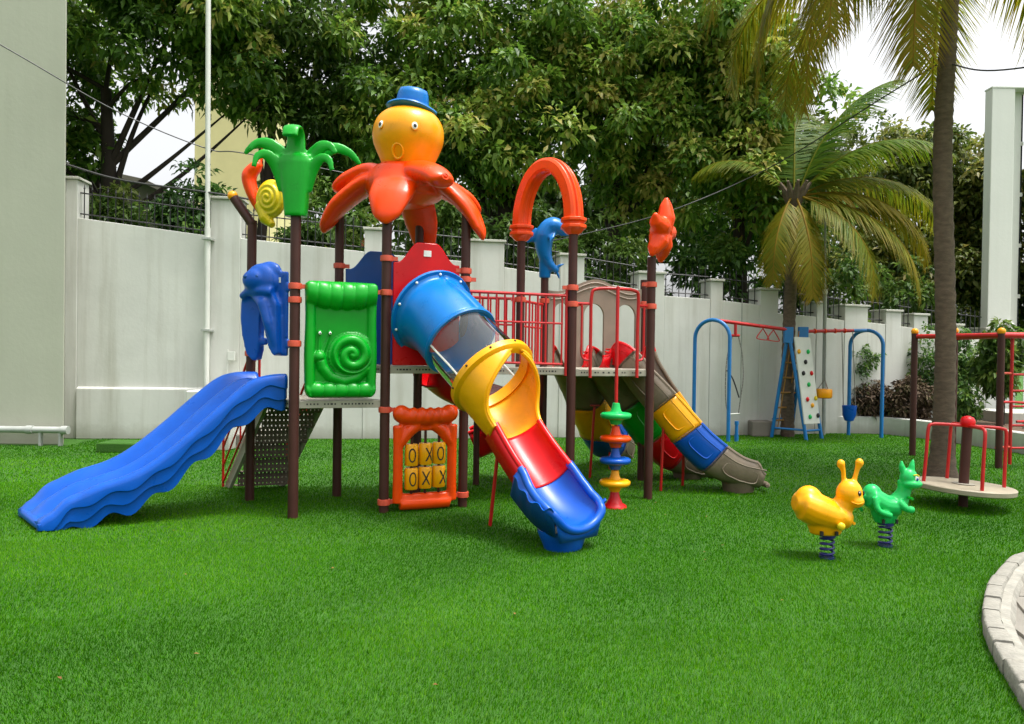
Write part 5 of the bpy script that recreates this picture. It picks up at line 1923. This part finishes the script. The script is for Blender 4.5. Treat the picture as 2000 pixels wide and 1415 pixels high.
    for r, z in [(0.0, 0.0), (0.17, 0.0), (0.30, 0.012), (0.312, 0.03), (0.30, 0.052), (0.225, 0.055), (0.205, 0.075), (0.195, 0.14), (0.182, 0.22), (0.16, 0.27), (0.10, 0.29), (0.0, 0.292)]:
        ring = []
        for k in range(40):
            a = 2 * PI * k / 40
            lift = 0.035 * math.cos(2 * a) * max(0, (r - 0.17) / 0.14) * (1 if z < 0.06 else 0) - (0.045 * max(0, (r - 0.2) / 0.11) if z < 0.06 else 0)
            ring.append(Mh @ V((max(r, 1e-4) * math.cos(a), max(r, 1e-4) * math.sin(a), z - lift * 0.9)))
        rings.append(ring)
    b.loft(rings)
    b.build('hat', P_SKY, body, angle=50)
octopus()

# green plastic palm on the first post ------------------------------------------------
def palm_top():
    c = V((P1[0], P1[1], 0))
    b = MB()
    def sq(z, hx, hy, n=20, e=0.6):
        return [c + V((hx * math.copysign(abs(math.cos(2 * PI * k / n)) ** e, math.cos(2 * PI * k / n)), hy * math.copysign(abs(math.sin(2 * PI * k / n)) ** e, math.sin(2 * PI * k / n)), z)) for k in range(n)]
    b.loft([sq(3.31, 0.118, 0.10), sq(3.5, 0.135, 0.105), sq(3.75, 0.165, 0.11), sq(3.9, 0.185, 0.11), sq(3.98, 0.16, 0.09)])
    def leaf(pts, w, th=0.35):
        P = catmull([c + V(p) for p in pts], 6)
        N = len(P) - 1
        b.tube(P, [interp([(0, w[0]), (.5, w[1]), (1, w[2])], i / N) for i in range(N + 1)], 12, flat=th, up=(0, 1, 0))
    # side leaves arching out, front leaf curling over
    leaf([(-0.08, 0, 3.75), (-0.17, 0, 3.98), (-0.30, -0.02, 4.09), (-0.42, -0.03, 4.10), (-0.50, -0.04, 4.02)], (0.10, 0.075, 0.03))
    leaf([(-0.08, 0.05, 3.75), (-0.20, 0.1, 4.02), (-0.38, 0.14, 4.14), (-0.54, 0.18, 4.13), (-0.64, 0.2, 4.04)], (0.10, 0.07, 0.03))
    leaf([(-0.10, -0.03, 3.60), (-0.20, -0.05, 3.85), (-0.30, -0.08, 3.96), (-0.39, -0.1, 3.94), (-0.43, -0.12, 3.82)], (0.09, 0.065, 0.03))
    leaf([(0.08, 0, 3.75), (0.17, 0, 3.96), (0.28, -0.02, 4.07), (0.38, -0.03, 4.07), (0.44, -0.05, 3.99)], (0.10, 0.075, 0.03))
    leaf([(0.08, 0.05, 3.75), (0.20, 0.1, 3.98), (0.38, 0.14, 4.10), (0.54, 0.18, 4.06), (0.66, 0.2, 3.94)], (0.10, 0.07, 0.03))
    leaf([(0.10, -0.03, 3.60), (0.19, -0.05, 3.82), (0.29, -0.08, 3.93), (0.38, -0.1, 3.91), (0.42, -0.12, 3.79)], (0.09, 0.06, 0.03))
    P = catmull([c + V(p) for p in ((0, 0.0, 3.7), (0, -0.02, 4.0), (0, -0.03, 4.18), (0, -0.10, 4.25), (0, -0.20, 4.22), (0, -0.25, 4.12))], 6)
    b.tube(P, [interp([(0, 0.12), (.5, 0.10), (1, 0.09)], i / (len(P) - 1)) for i in range(len(P))], 12, flat=0.3, up=(0, 1, 0))
    o = b.build('palm_topper', P_GREEN, PS, voxel=0.014, smoothit=4)
    tag(o, 'green plastic palm tree topper on the front left post')
palm_top()

# snail topper on the bent post -----------------------------------------------------------
def snail_top():
    y = 9.0
    b = MB()
    P = catmull([(-2.98, y, 3.40), (-3.08, y, 3.55), (-3.19, y, 3.78), (-3.22, y, 3.95), (-3.14, y - 0.02, 4.05), (-3.07, y - 0.03, 4.10)], 6)
    b.tube(P, [interp([(0, 0.05), (.3, 0.10), (.6, 0.125), (.85, 0.10), (1, 0.05)], i / (len(P) - 1)) for i in range(len(P))], 14, flat=0.7)
    b.tube([(-3.12, y, 4.02), (-3.08, y, 4.18), (-3.05, y, 4.27)], [0.035, 0.025, 0.02], 8)
    b.ball((-3.045, y, 4.285), 0.035)
    o = b.build('snail_topper', P_TENT, PS, voxel=0.014, smoothit=4)
    tag(o, 'orange snail topper with yellow spiral shell on the bent post')
    b = MB()
    c = V((-2.93, y - 0.12, 3.66))
    M = Matrix.Translation(c) @ Matrix.Rotation(rad(-14), 4, 'Z')
    b.ball((0, 0.03, 0), (0.195, 0.10, 0.235), M, 24, 16)
    b.tube([M @ V((-0.14, 0.04, -0.06)), M @ V((-0.06, 0.03, -0.24)), M @ V((0.03, 0.02, -0.32))], [0.10, 0.10, 0.05], 12, flat=0.8)
    sp = []
    for k in range(70):
        a = k * 0.29
        r = 0.012 + 0.175 * (k / 69)
        dy = -0.10 * math.sqrt(max(0.03, 1 - (r / 0.205) ** 2))
        sp.append(M @ V((r * math.cos(a) * 0.95, 0.03 + dy + 0.01, r * math.sin(a) * 1.12)))
    b.tube(sp, 0.024, 8)
    b.build('shell', P_LEMON, o, voxel=0.008, smoothit=2)
snail_top()

# orange arch over the bridge end -----------------------------------------------------------
def arch():
    A, Bq = V((P10[0], P10[1], 3.52)), V((P7[0], P7[1], 3.52))
    c = (A + Bq) / 2
    d = (Bq - A) / 2
    nrm = V((d.y, -d.x, 0)).normalized()
    P = []
    P.append(A - V((0, 0, 0.1)))
    for k in range(31):
        a = PI * (1 - k / 30)
        P.append(c + d * math.cos(a) + V((0, 0, 0.70 * math.sin(a))))
    P.append(Bq - V((0, 0, 0.1)))
    prof = []
    for u, v_ in [(-0.13, -0.05), (-0.13, 0.05), (-0.10, 0.085), (-0.072, 0.085), (-0.06, 0.068), (-0.045, 0.068), (-0.033, 0.10), (0.033, 0.10), (0.045, 0.068), (0.06, 0.068), (0.072, 0.085), (0.10, 0.085), (0.13, 0.05), (0.13, -0.05), (0.10, -0.085), (0.04, -0.085), (0.03, -0.07), (-0.03, -0.07), (-0.04, -0.085), (-0.10, -0.085)]:
        prof.append((u, v_))
    rings = []
    for i, p in enumerate(P):
        t = (P[min(i + 1, len(P) - 1)] - P[max(i - 1, 0)]).normalized()
        o_ = nrm.cross(t).normalized()
        if i in (0, len(P) - 1):
            t = V((0, 0, 1 if i == 0 else -1)); o_ = nrm.cross(t).normalized()
        rings.append([p + nrm * u * 0.9 + o_ * v_ for u, v_ in prof])
    b = MB()
    b.loft(rings)
    o = b.build('arch_topper', P_ORANGE, PS, angle=30, bevel=0.006)
    tag(o, 'orange ribbed arch topper spanning two posts')
    for q in (P10, P7):
        b = MB()
        ang = math.atan2(d.y, d.x)
        M = rotz(ang + PI / 8, (q[0], q[1], 0))
        b.lathe([(0.07, 3.31), (0.10, 3.33), (0.135, 3.37), (0.165, 3.385), (0.165, 3.42), (0.14, 3.435), (0.14, 3.455), (0.168, 3.47), (0.168, 3.505), (0.13, 3.52)], 8, M)
        b.build('capital', P_ORANGE, o, angle=25, bevel=0.005)
arch()

# dolphin topper ------------------------------------------------------------------------------
def dolphin():
    y = 10.5
    b = MB()
    P = catmull([(0.82, y - 0.1, 3.54), (0.72, y - 0.06, 3.58), (0.62, y - 0.02, 3.64), (0.51, y, 3.63), (0.435, y, 3.50), (0.43, y, 3.32), (0.48, y, 3.16), (0.57, y, 3.06), (0.64, y, 3.02)], 6)
    b.tube(P, [interp([(0, 0.026), (.10, 0.042), (.17, 0.11), (.30, 0.16), (.5, 0.165), (.7, 0.115), (.88, 0.06), (1, 0.04)], i / (len(P) - 1)) for i in range(len(P))], 16, flat=0.85)
    b.tube([(0.78, y - 0.1, 3.515), (0.66, y - 0.05, 3.535)], [0.016, 0.035], 8)
    # dorsal fin, flipper and flukes
    b.tube([(0.36, y, 3.56), (0.25, y, 3.48), (0.18, y, 3.42)], [0.10, 0.07, 0.02], 10, flat=0.35, up=(0, 1, 0.01))
    b.tube([(0.56, y - 0.08, 3.56), (0.53, y - 0.17, 3.47), (0.50, y - 0.2, 3.40)], [0.05, 0.04, 0.012], 10, flat=0.4)
    b.tube([(0.58, y, 3.05), (0.66, y, 3.10), (0.73, y, 3.13)], [0.04, 0.045, 0.012], 8, flat=0.5)
    b.tube([(0.60, y, 3.04), (0.64, y, 2.96), (0.66, y, 2.90)], [0.035, 0.04, 0.012], 8, flat=0.5)
    b.tube([(0.45, 10.55, 2.93), (0.45, 10.53, 3.05), (0.44, 10.5, 3.25)], [0.085, 0.085, 0.08], 14)
    o = b.build('dolphin_topper', P_SKY, PS, voxel=0.014, smoothit=4)
    tag(o, 'blue leaping dolphin topper on a back post')
    e = MB(); e.ball((0.615, y - 0.115, 3.665), (0.016, 0.01, 0.016)); e.build('eye', P_LEMON, o)
dolphin()

# starfish topper -------------------------------------------------------------------------------
def starfish():
    c = V((1.87, 9.42, 3.40))
    M = Matrix.Translation(c) @ Matrix.Rotation(rad(62), 4, 'Z') @ Matrix.Rotation(rad(8), 4, 'X')
    b = MB()
    b.ball((0, 0, 0), (0.15, 0.10, 0.15), M)
    for k in range(5):
        a = rad(82 + 72 * k)
        d = V((math.cos(a), 0, math.sin(a)))
        q = V((-math.sin(a), 0, math.cos(a)))
        ln = 0.42 if k == 0 else 0.36
        b.tube([M @ (d * 0.05), M @ (d * ln * 0.5 + V((0, -0.03, 0))), M @ (d * ln * 0.85 + q * 0.02), M @ (d * (ln + 0.03) + q * (0.05 if k % 2 == 0 else -0.03))], [0.14, 0.125, 0.085, 0.025], 12, flat=0.95)
    o = b.build('starfish_topper', P_TENT, PS, voxel=0.014, smoothit=4)
    tag(o, 'orange starfish topper on the right front post')
    r = random.Random(2)
    for k in range(5):
        a = rad(82 + 72 * k)
        for j in range(3):
            d = V((math.cos(a), 0, math.sin(a))) * (0.08 + 0.08 * j)
            p = M @ (d + V((0, -0.108 + 0.012 * j, 0)))
            bb = MB(); bb.ball(p, 0.012, n=8, m=5); bb.build('stud', P_TENT, o)
starfish()

# ================================================================== OTHER PLAY EQUIPMENT
def swing_set():
    S = thing('swing_set', 'blue and red swing set with climbing board and two arched ends before the wall', 'swing set', (6.4, 16.7, 0))
    def arch_leg(a, c, zt, r=0.042):
        A, Cc = V((*a, 0)), V((*c, 0))
        m = (A + Cc) / 2; d = (Cc - A) / 2
        R = d.length
        pts = [A, A + V((0, 0, zt - R))]
        for k in range(1, 16):
            an = PI * (1 - k / 16)
            pts.append(m + d * math.cos(an) + V((0, 0, zt - R + R * math.sin(an))))
        pts += [Cc + V((0, 0, zt - R)), Cc]
        b = MB(); b.tube(pts, r, 12)
        b.build('arched_leg', M_BLUEM, S)
        return m + V((0, 0, zt))
    a1 = arch_leg((4.70, 15.98), (4.08, 16.52), 2.64)
    a2 = arch_leg((8.60, 17.15), (8.05, 17.62), 2.50)
    tl, tr = V((6.20, 16.62, 2.46)), V((6.66, 16.92, 2.44))
    b = MB(); b.tube([a1, tl], 0.04, 12); b.build('top_beam', M_REDM, S)
    b = MB(); b.tube([a2, a2.lerp(tr, 0.22)], 0.042, 12); b.build('beam_sleeve', M_BLUEM, S)
    b = MB(); b.tube([a2.lerp(tr, 0.22), tr], 0.04, 12); b.build('top_beam', M_REDM, S)
    for t in (0.35, 0.50, 0.66, 0.82):
        p = a2.lerp(tr, t); q = a2.lerp(tr, t + 0.012)
        b = MB(); b.tube([p, q], 0.058, 12); b.build('hanger_ring', P_ORANGE, S)
    # tower legs
    for g, t in (((5.98, 16.95), tl), ((6.58, 16.45), tl), ((6.56, 17.30), tr), ((7.08, 16.82), tr)):
        b = MB(); b.tube([V((*g, 0)), t], 0.04, 10); b.build('leg', M_BLUEM, S)
    b = MB(); b.box((tl.x - 0.1, tl.y - 0.05, 2.16), (tl.x + 0.1, tl.y + 0.05, 2.52)); b.build('top_bracket', M_BLUEM, S, smooth=False, bevel=0.01)
    b = MB(); b.box((tr.x - 0.12, tr.y - 0.05, 2.28), (tr.x + 0.1, tr.y + 0.05, 2.54)); b.build('top_bracket', M_BLUEM, S, smooth=False, bevel=0.01)
    for a, c in (((6.0, 16.93, 0.22), (6.55, 16.47, 0.22)), ((6.55, 16.50, 0.20), (7.06, 16.84, 0.20)), ((6.0, 16.95, 0.42), (6.55, 17.28, 0.42))):
        b = MB(); b.rod(a, c, 0.025); b.build('cross_brace', M_BLUEM, S)
    # climbing board with holds, leaning on the front legs
    o = V((6.52, 16.40, 0.36)); ux = V((0.46, 0.28, 0)); uz = V((-0.21, 0.13, 1.94))
    n = ux.cross(uz).normalized()
    if n.y > 0: n = -n
    b = MB()
    q = [o, o + ux, o + ux + uz, o + uz]
    b.add([p for p in q] + [p - n * 0.03 for p in q], [(0, 1, 2, 3), (7, 6, 5, 4), (0, 4, 5, 1), (1, 5, 6, 2), (2, 6, 7, 3), (3, 7, 4, 0)])
    bd = b.build('climbing_board', M_POLE, S, smooth=False, bevel=0.006)
    tag(bd, 'white climbing board dotted with coloured holds')
    holds = [(.13, .83, P_YELLOW), (.72, .83, P_LGREEN), (.48, .71, M_DARK), (.26, .58, M_DARK), (.78, .58, P_RED), (.52, .45, P_LGREEN), (.33, .28, P_RED), (.86, .29, P_LEMON), (.60, .21, P_YELLOW), (.36, .08, P_LGREEN), (.88, .09, M_DARK)]
    rm = n.to_track_quat('Z', 'Y').to_matrix().to_4x4()
    for k, (u, v_, m) in enumerate(holds):
        b = MB()
        M = Matrix.Translation(o + ux * u + uz * v_) @ rm
        b.ball((0, 0, 0.01), (0.042, 0.052, 0.045), M, 10, 6)
        b.ball((0.02, 0.03, 0.0), (0.03, 0.03, 0.035), M, 8, 5)
        b.build('hold', m, S)
    # rope ladder between the back legs
    for t in (0.30, 0.44, 0.58, 0.72, 0.84, 0.92):
        A, Bq = tl.lerp(V((5.98, 16.95, 0)), t), tr.lerp(V((6.56, 17.30, 0)), t)
        b = MB(); b.rod(A.lerp(Bq, 0.08), A.lerp(Bq, 0.92), 0.022); b.build('rung', M_WOOD, S)
    for w in (0.3, 0.7):
        b = MB(); b.tube([tl.lerp(tr, w), V((5.98, 16.95, 0)).lerp(V((6.56, 17.30, 0)), w) + V((0, 0, 0.2))], 0.012, 6); b.build('ladder_rope', M_WOOD, S)
    # trapeze rings
    for t in (0.66, 0.80):
        p = a1.lerp(tl, t)
        d = (tl - a1).normalized()
        b = MB()
        pts = [p + V((0, 0, -0.05)), p + d * 0.04 + V((0, 0, -0.10)), p + d * 0.14 + V((0, 0, -0.24)), p + d * 0.12 + V((0, 0, -0.29)), p - d * 0.12 + V((0, 0, -0.29)), p - d * 0.14 + V((0, 0, -0.24)), p - d * 0.04 + V((0, 0, -0.10))]
        b.tube(catmull(pts, 3, True), 0.012, 6, closed=True)
        b.build('trapeze_ring', M_REDM, S)
    # chain loop hanging from a bracket over a small post
    p = a1.lerp(tl, 0.30)
    b = MB(); b.tube([p, p + V((0, 0, -0.28))], 0.035, 8); b.tube([p + V((-0.09, 0, -0.28)), p + V((0.09, 0, -0.28))], 0.03, 8); b.build('hanger_bracket', M_REDM, S)
    for sgn, pts in ((-1, [(-0.07, 0, -0.3), (-0.17, 0, -0.75), (-0.2, 0, -1.3), (-0.18, 0, -1.8), (-0.12, 0, -2.02)]), (1, [(0.07, 0, -0.3), (0.16, 0, -0.7), (0.19, 0, -1.2), (0.15, 0, -1.6), (0.10, 0, -2.0)])):
        q = catmull([p + V(x) for x in pts], 6)
        b = MB()
        for i in range(len(q) - 1):
            b.tube([q[i].lerp(q[i + 1], 0.03), q[i].lerp(q[i + 1], 0.97)], 0.014, 5)
        tag(b.build('chain', M_ROPE, S), kind='stuff')
    b = MB(); b.tube(catmull([p + V((-0.19, -0.05, -1.05)), p + V((-0.05, -0.05, -1.25)), p + V((0.10, -0.02, -1.65))], 6), 0.016, 6); b.build('strap', M_DARK, S)
    b = MB(); b.tube([p + V((-0.14, 0, -2.03)), p + V((0.12, 0, -2.01))], 0.022, 8); b.build('loop_seat', M_POLE, S)
    b = MB(); b.rod((4.90, 16.05, 0), (4.90, 16.05, 0.16), 0.045); b.rod((4.90, 16.05, 0.36), (4.90, 16.05, 0.44), 0.045); b.rod((4.90, 16.05, 0), (4.90, 16.05, 0.42), 0.036); b.build('stub_post', M_BLUEM, S)
    # tyre swing and bucket seat
    t1, t2 = a2.lerp(tr, 0.66), a2.lerp(tr, 0.82)
    c = V((7.12, 16.85, 1.03))
    b = MB()
    b.lathe([(0.08, -0.10), (0.165, -0.10), (0.18, -0.07), (0.18, 0.07), (0.165, 0.10), (0.08, 0.10), (0.07, 0.0)], 28, Matrix.Translation(c))
    b.build('tyre_seat', P_AMBER, S, angle=50)
    b = MB(); b.lathe([(0.07, -0.105), (0.16, -0.108), (0.17, -0.10), (0.07, -0.098)], 28, Matrix.Translation(c)); b.build('tyre_tread', M_BARK, S)
    knot = V((7.16, 16.9, 1.35))
    for q in (t1,):
        b = MB(); b.tube([q, knot], 0.010, 6); b.build('rope', M_ROPE, S)
    for k in range(3):
        a = 2 * PI * k / 3 + 0.5
        b = MB(); b.tube([knot, c + V((0.13 * math.cos(a), 0.13 * math.sin(a), 0.1))], 0.010, 6); b.build('rope', M_ROPE, S)
    sc = V((7.80, 17.05, 0.58))
    b = MB()
    b.lathe([(0.03, -0.20), (0.10, -0.18), (0.15, -0.05), (0.165, 0.17), (0.15, 0.17), (0.12, -0.03), (0.03, -0.15)], 20, Matrix.Translation(sc), 1.0, 0.8)
    b.build('bucket_seat', P_BLUE, S, angle=50)
    for dx, t in ((-0.14, 0.50), (0.14, 0.35)):
        q = a2.lerp(tr, t)
        b = MB(); b.tube([V((sc.x + dx - 0.02, q.y, q.z)), sc + V((dx, 0, 0.16))], 0.010, 6); b.build('rope', M_ROPE, S)
swing_set()

# ------------------------------------------------------------------ spring riders
def spring(T, x, y, z1, r=0.058):
    b = MB()
    pts = []
    n = 110
    turns = 4.2
    for k in range(n):
        t = k / (n - 1)
        a = 2 * PI * turns * t
        pts.append((x + r * math.cos(a), y + r * math.sin(a), 0.012 + (z1 - 0.012) * t))
    b.tube(pts, 0.0105, 8)
    b.build('spring', M_SPRING, T)
    b = MB(); b.lathe([(0.07, 0), (0.07, 0.012), (0.02, 0.014)], 20, Matrix.Translation(V((x, y, 0)))); b.build('base_plate', M_SPRING, T)
    b = MB(); b.lathe([(0.075, 0), (0.075, 0.022), (0.02, 0.03)], 20, Matrix.Translation(V((x, y, z1 - 0.01)))); b.build('top_plate', M_SPRING, T)

def rider_orange():
    x, y = 2.93, 6.80
    T = thing('spring_rider', 'orange animal spring rider with two upright feelers', 'spring rider', (x, y, 0), 'spring riders')
    spring(T, x, y, 0.215)
    F = lambda dx, dy, z: V((x + dx, y + dy, z))
    b = MB()
    P = catmull([F(-0.30, 0.03, 0.50), F(-0.22, 0.03, 0.49), F(-0.10, 0.01, 0.44), F(0.03, 0.0, 0.40), F(0.12, -0.02, 0.40), F(0.19, -0.03, 0.44)], 5)
    b.tube(P, [interp([(0, 0.08), (0.18, 0.17), (0.38, 0.185), (0.6, 0.17), (0.85, 0.14), (1, 0.07)], i / (len(P) - 1)) for i in range(len(P))], 18, flat=0.85)
    b.ball(F(-0.17, 0.02, 0.52), (0.13, 0.12, 0.145))
    b.lathe([(0.05, 0.21), (0.12, 0.225), (0.14, 0.29), (0.15, 0.38)], 20, Matrix.Translation(V((x - 0.02, y, 0))), 1.15, 0.8)
    b.tube(catmull([F(0.08, -0.01, 0.40), F(0.13, -0.03, 0.50), F(0.17, -0.04, 0.60)], 4), [0.11, 0.105, 0.10, 0.095, 0.095, 0.095, 0.09, 0.09, 0.09][:9], 14)
    b.ball(F(0.175, -0.045, 0.605), (0.118, 0.105, 0.135))
    b.ball(F(0.215, -0.09, 0.545), (0.075, 0.07, 0.06))
    b.tube([F(0.13, -0.03, 0.70), F(0.125, -0.03, 0.80), F(0.105, -0.03, 0.87)], [0.024, 0.022, 0.03], 10)
    b.ball(F(0.10, -0.03, 0.875), (0.038, 0.036, 0.045))
    b.tube([F(0.21, -0.05, 0.70), F(0.235, -0.05, 0.81), F(0.255, -0.05, 0.88)], [0.024, 0.022, 0.03], 10)
    b.ball(F(0.26, -0.05, 0.89), (0.038, 0.036, 0.045))
    o = b.build('body', P_YELLOW, T, voxel=0.011, smoothit=5)
    tag(o, 'orange moulded body with a rounded rump and smiling face')
    for dx in (-0.002, ):
        b = MB(); b.tube([F(0.045, -0.185, 0.335), F(0.045, -0.02, 0.335)], 0.026, 10); b.ball(F(0.045, -0.185, 0.335), (0.036, 0.024, 0.036)); b.build('hand_grip', P_LEMON, T)
        b = MB(); b.tube([F(0.20, -0.10, 0.345), F(0.20, 0.10, 0.345)], 0.014, 8); b.build('foot_bar', P_YELLOW, T)
    for dx in (0.215, 0.28):
        pass
    b = MB(); b.ball(F(0.225, -0.136, 0.625), (0.018, 0.012, 0.026)); b.build('eye', M_DARK, T)
    b = MB(); b.ball(F(0.222, -0.146, 0.634), (0.006, 0.005, 0.008)); b.build('eye_glint', M_WHITE, T)
    b = MB(); b.ball(F(0.285, -0.085, 0.62), (0.010, 0.014, 0.022)); b.build('eye', M_DARK, T)
    b = MB(); b.tube(catmull([F(0.15, -0.148, 0.55), F(0.20, -0.165, 0.535), F(0.25, -0.155, 0.545)], 4), 0.006, 6); b.build('mouth', P_AMBER, T)
    for dx in (-0.10, 0.035):
        b = MB(); b.box(F(dx - 0.012, -0.128, 0.235), F(dx + 0.012, -0.10, 0.272)); b.build('fixing_slot', M_DARK, T, smooth=False)

def rider_green():
    x, y = 3.70, 7.26
    T = thing('spring_rider', 'green dragon spring rider with pointed ears behind the orange one', 'spring rider', (x, y, 0), 'spring riders')
    spring(T, x, y, 0.225)
    F = lambda dx, dy, z: V((x + dx, y + dy, z))
    b = MB()
    P = catmull([F(-0.20, 0.02, 0.50), F(-0.14, 0.02, 0.48), F(-0.03, 0.0, 0.41), F(0.07, -0.01, 0.40), F(0.13, -0.02, 0.42)], 5)
    b.tube(P, [interp([(0, 0.06), (0.2, 0.12), (0.45, 0.13), (0.8, 0.12), (1, 0.06)], i / (len(P) - 1)) for i in range(len(P))], 16, flat=0.85)
    b.ball(F(-0.13, 0.02, 0.51), (0.09, 0.09, 0.10))
    b.lathe([(0.05, 0.225), (0.085, 0.235), (0.11, 0.30), (0.13, 0.40)], 18, Matrix.Translation(V((x - 0.01, y, 0))), 1.15, 0.8)
    b.tube(catmull([F(0.10, -0.01, 0.42), F(0.15, -0.02, 0.52), F(0.175, -0.03, 0.62)], 4), [0.10, 0.095, 0.085, 0.075, 0.07, 0.065, 0.065, 0.065, 0.065], 14)
    b.ball(F(0.195, -0.04, 0.685), (0.082, 0.080, 0.095))
    b.ball(F(0.215, -0.06, 0.63), (0.10, 0.085, 0.05))
    b.tube([F(0.13, -0.02, 0.60), F(0.10, -0.03, 0.66)], [0.03, 0.012], 8)
    b.tube([F(0.145, -0.03, 0.75), F(0.13, -0.03, 0.80), F(0.128, -0.03, 0.85)], [0.035, 0.028, 0.01], 8)
    b.tube([F(0.215, -0.05, 0.76), F(0.22, -0.05, 0.81), F(0.232, -0.05, 0.865)], [0.035, 0.028, 0.01], 8)
    # arms and haunches
    b.tube(catmull([F(0.08, -0.09, 0.46), F(0.13, -0.13, 0.40), F(0.20, -0.12, 0.385)], 4), 0.036, 10)
    b.tube(catmull([F(-0.16, -0.10, 0.50), F(-0.14, -0.14, 0.38), F(-0.02, -0.15, 0.33)], 4), 0.030, 10)
    b.tube(catmull([F(-0.20, 0.02, 0.50), F(-0.26, 0.05, 0.42), F(-0.2, 0.06, 0.33)], 4), [0.05, 0.045, 0.04, 0.035, 0.03, 0.025, 0.02, 0.02, 0.015], 10)
    o = b.build('body', P_LGREEN, T, voxel=0.009, smoothit=3)
    tag(o, 'green moulded dragon body')
    b = MB(); b.ball(F(0.235, -0.108, 0.685), (0.020, 0.012, 0.026)); b.build('eye', M_WHITE, T)
    b = MB(); b.ball(F(0.240, -0.118, 0.680), (0.011, 0.008, 0.016)); b.build('pupil', P_NAVY, T)
    b = MB(); b.tube(catmull([F(0.205, -0.112, 0.72), F(0.235, -0.118, 0.725), F(0.262, -0.105, 0.712)], 3), 0.006, 6); b.build('brow', P_LEMON, T)
    for dx in (-0.07, 0.06):
        b = MB(); b.box(F(dx - 0.010, -0.108, 0.245), F(dx + 0.010, -0.085, 0.285)); b.build('fixing_slot', M_DARK, T, smooth=False)
    b = MB(); b.tube([F(0.17, -0.17, 0.50), F(0.17, 0.12, 0.50)], 0.013, 8); b.build('hand_grip', P_GREEN, T)
rider_orange()
rider_green()

# ------------------------------------------------------------------ roundabout
def roundabout():
    x, y = 5.68, 9.25
    T = thing('roundabout', 'beige disc roundabout with red handrails and brown centre post', 'roundabout', (x, y, 0))
    M = Matrix.Translation(V((x, y, 0.245))) @ Matrix.Rotation(rad(2.6), 4, 'Y')
    b = MB()
    b.lathe([(0.05, -0.03), (0.55, -0.03), (0.565, -0.02), (0.57, 0.03), (0.56, 0.04), (0.05, 0.042)], 56, M)
    d = b.build('disc', M_PLATE, T, angle=40)
    b = MB()
    for k in range(7):
        a = 2 * PI * k / 7
    b.lathe([(0.12, 0.043), (0.13, 0.052), (0.06, 0.056)], 24, M)
    b.build('hub_plate', M_DECK, T)
    b = MB(); b.rod((x, y, 0), (x, y, 0.22), 0.055, 16); b.build('pedestal', M_POST, T)
    b = MB(); b.tube([M @ V((0, 0, 0.04)), M @ V((0, 0, 0.80))], 0.058, 16); b.build('centre_post', M_POST, T)
    b = MB(); b.lathe([(0.075, 0.76), (0.085, 0.78), (0.085, 0.84), (0.065, 0.88), (0.02, 0.90)], 20, M); b.build('post_cap', P_RED, T)
    for k in range(4):
        a = rad(-8 + 90 * k)
        dr = V((math.cos(a), math.sin(a), 0))
        pts = [dr * 0.05 + V((0, 0, 0.775)), dr * 0.30 + V((0, 0, 0.775)), dr * 0.41 + V((0, 0, 0.765)), dr * 0.455 + V((0, 0, 0.71)), dr * 0.46 + V((0, 0, 0.4)), dr * 0.47 + V((0, 0, 0.035))]
        b = MB(); b.tube([M @ p for p in catmull(pts, 5)], 0.021, 10); b.build('handrail', M_REDM, T)
roundabout()

# ------------------------------------------------------------------ climbing frame at the right edge
def climber():
    T = thing('monkey_bars', 'climbing frame with brown posts, orange ball caps and red bars at the right edge', 'climbing frame', (8.3, 13.3, 0))
    C1, C2, C3, C4 = (7.67, 14.10), (8.49, 14.19), (8.33, 12.60), (10.2, 12.75)
    for c, h in ((C1, 2.33), (C2, 2.36), (C3, 2.30), (C4, 2.3)):
        b = MB(); b.rod((*c, 0), (*c, h), 0.057, 16); p = b.build('post', M_POST, T)
        b = MB(); b.ball((c[0], c[1], h + 0.035), 0.066); b.build('ball_cap', P_AMBER, p)
    zz = 2.27
    b = MB(); b.tube([(*C1, zz), (*C2, zz)], 0.038, 10); b.build('top_bar', M_REDM, T)
    b = MB(); b.tube([(8.52, 14.15, zz), (8.36, 12.60, zz)], 0.055, 10); b.build('top_bar', M_REDM, T)
    b = MB(); b.tube([(7.70, 14.05, zz), (8.30, 12.62, zz)], 0.045, 10); b.build('top_bar', M_REDM, T)
    b = MB(); b.tube([(*C3, zz), (*C4, zz)], 0.055, 10); b.build('top_bar', M_REDM, T)
    # ladder side
    lx, ly = 8.62, 12.75
    b = MB(); b.rod((lx, ly, 0.05), (lx, ly, 2.27), 0.028); b.build('ladder_rail', M_REDM, T)
    for z in (0.33, 0.72, 1.05, 1.32, 1.60):
        b = MB(); b.rod((lx, ly, z), (9.5, ly + 0.1, z + 0.0), 0.02); b.build('rung', M_REDM, T)
    for z in (0.35, 1.62):
        b = MB(); b.rod((C3[0] - 0.05, C3[1], z), (lx, ly, z), 0.022); b.build('link_bar', M_CLAMP, T)
    b = MB(); b.tube(catmull([(C3[0], C3[1] - 0.02, 1.13), (8.6, 12.6, 1.13), (8.78, 12.6, 1.10), (8.80, 12.6, 0.95), (8.78, 12.6, 0.82), (8.62, 12.6, 0.80)], 5), 0.022, 8); b.build('hand_loop', M_REDM, T)
    b = MB(); b.tube(catmull([(C2[0] - 0.3, C2[1] - 0.1, 0.98), (C2[0] - 0.16, C2[1] - 0.1, 0.96), (C2[0] - 0.12, C2[1] - 0.1, 0.85), (C2[0] - 0.14, C2[1] - 0.1, 0.62)], 5), 0.03, 8); b.build('hand_loop', M_REDM, T)
climber()
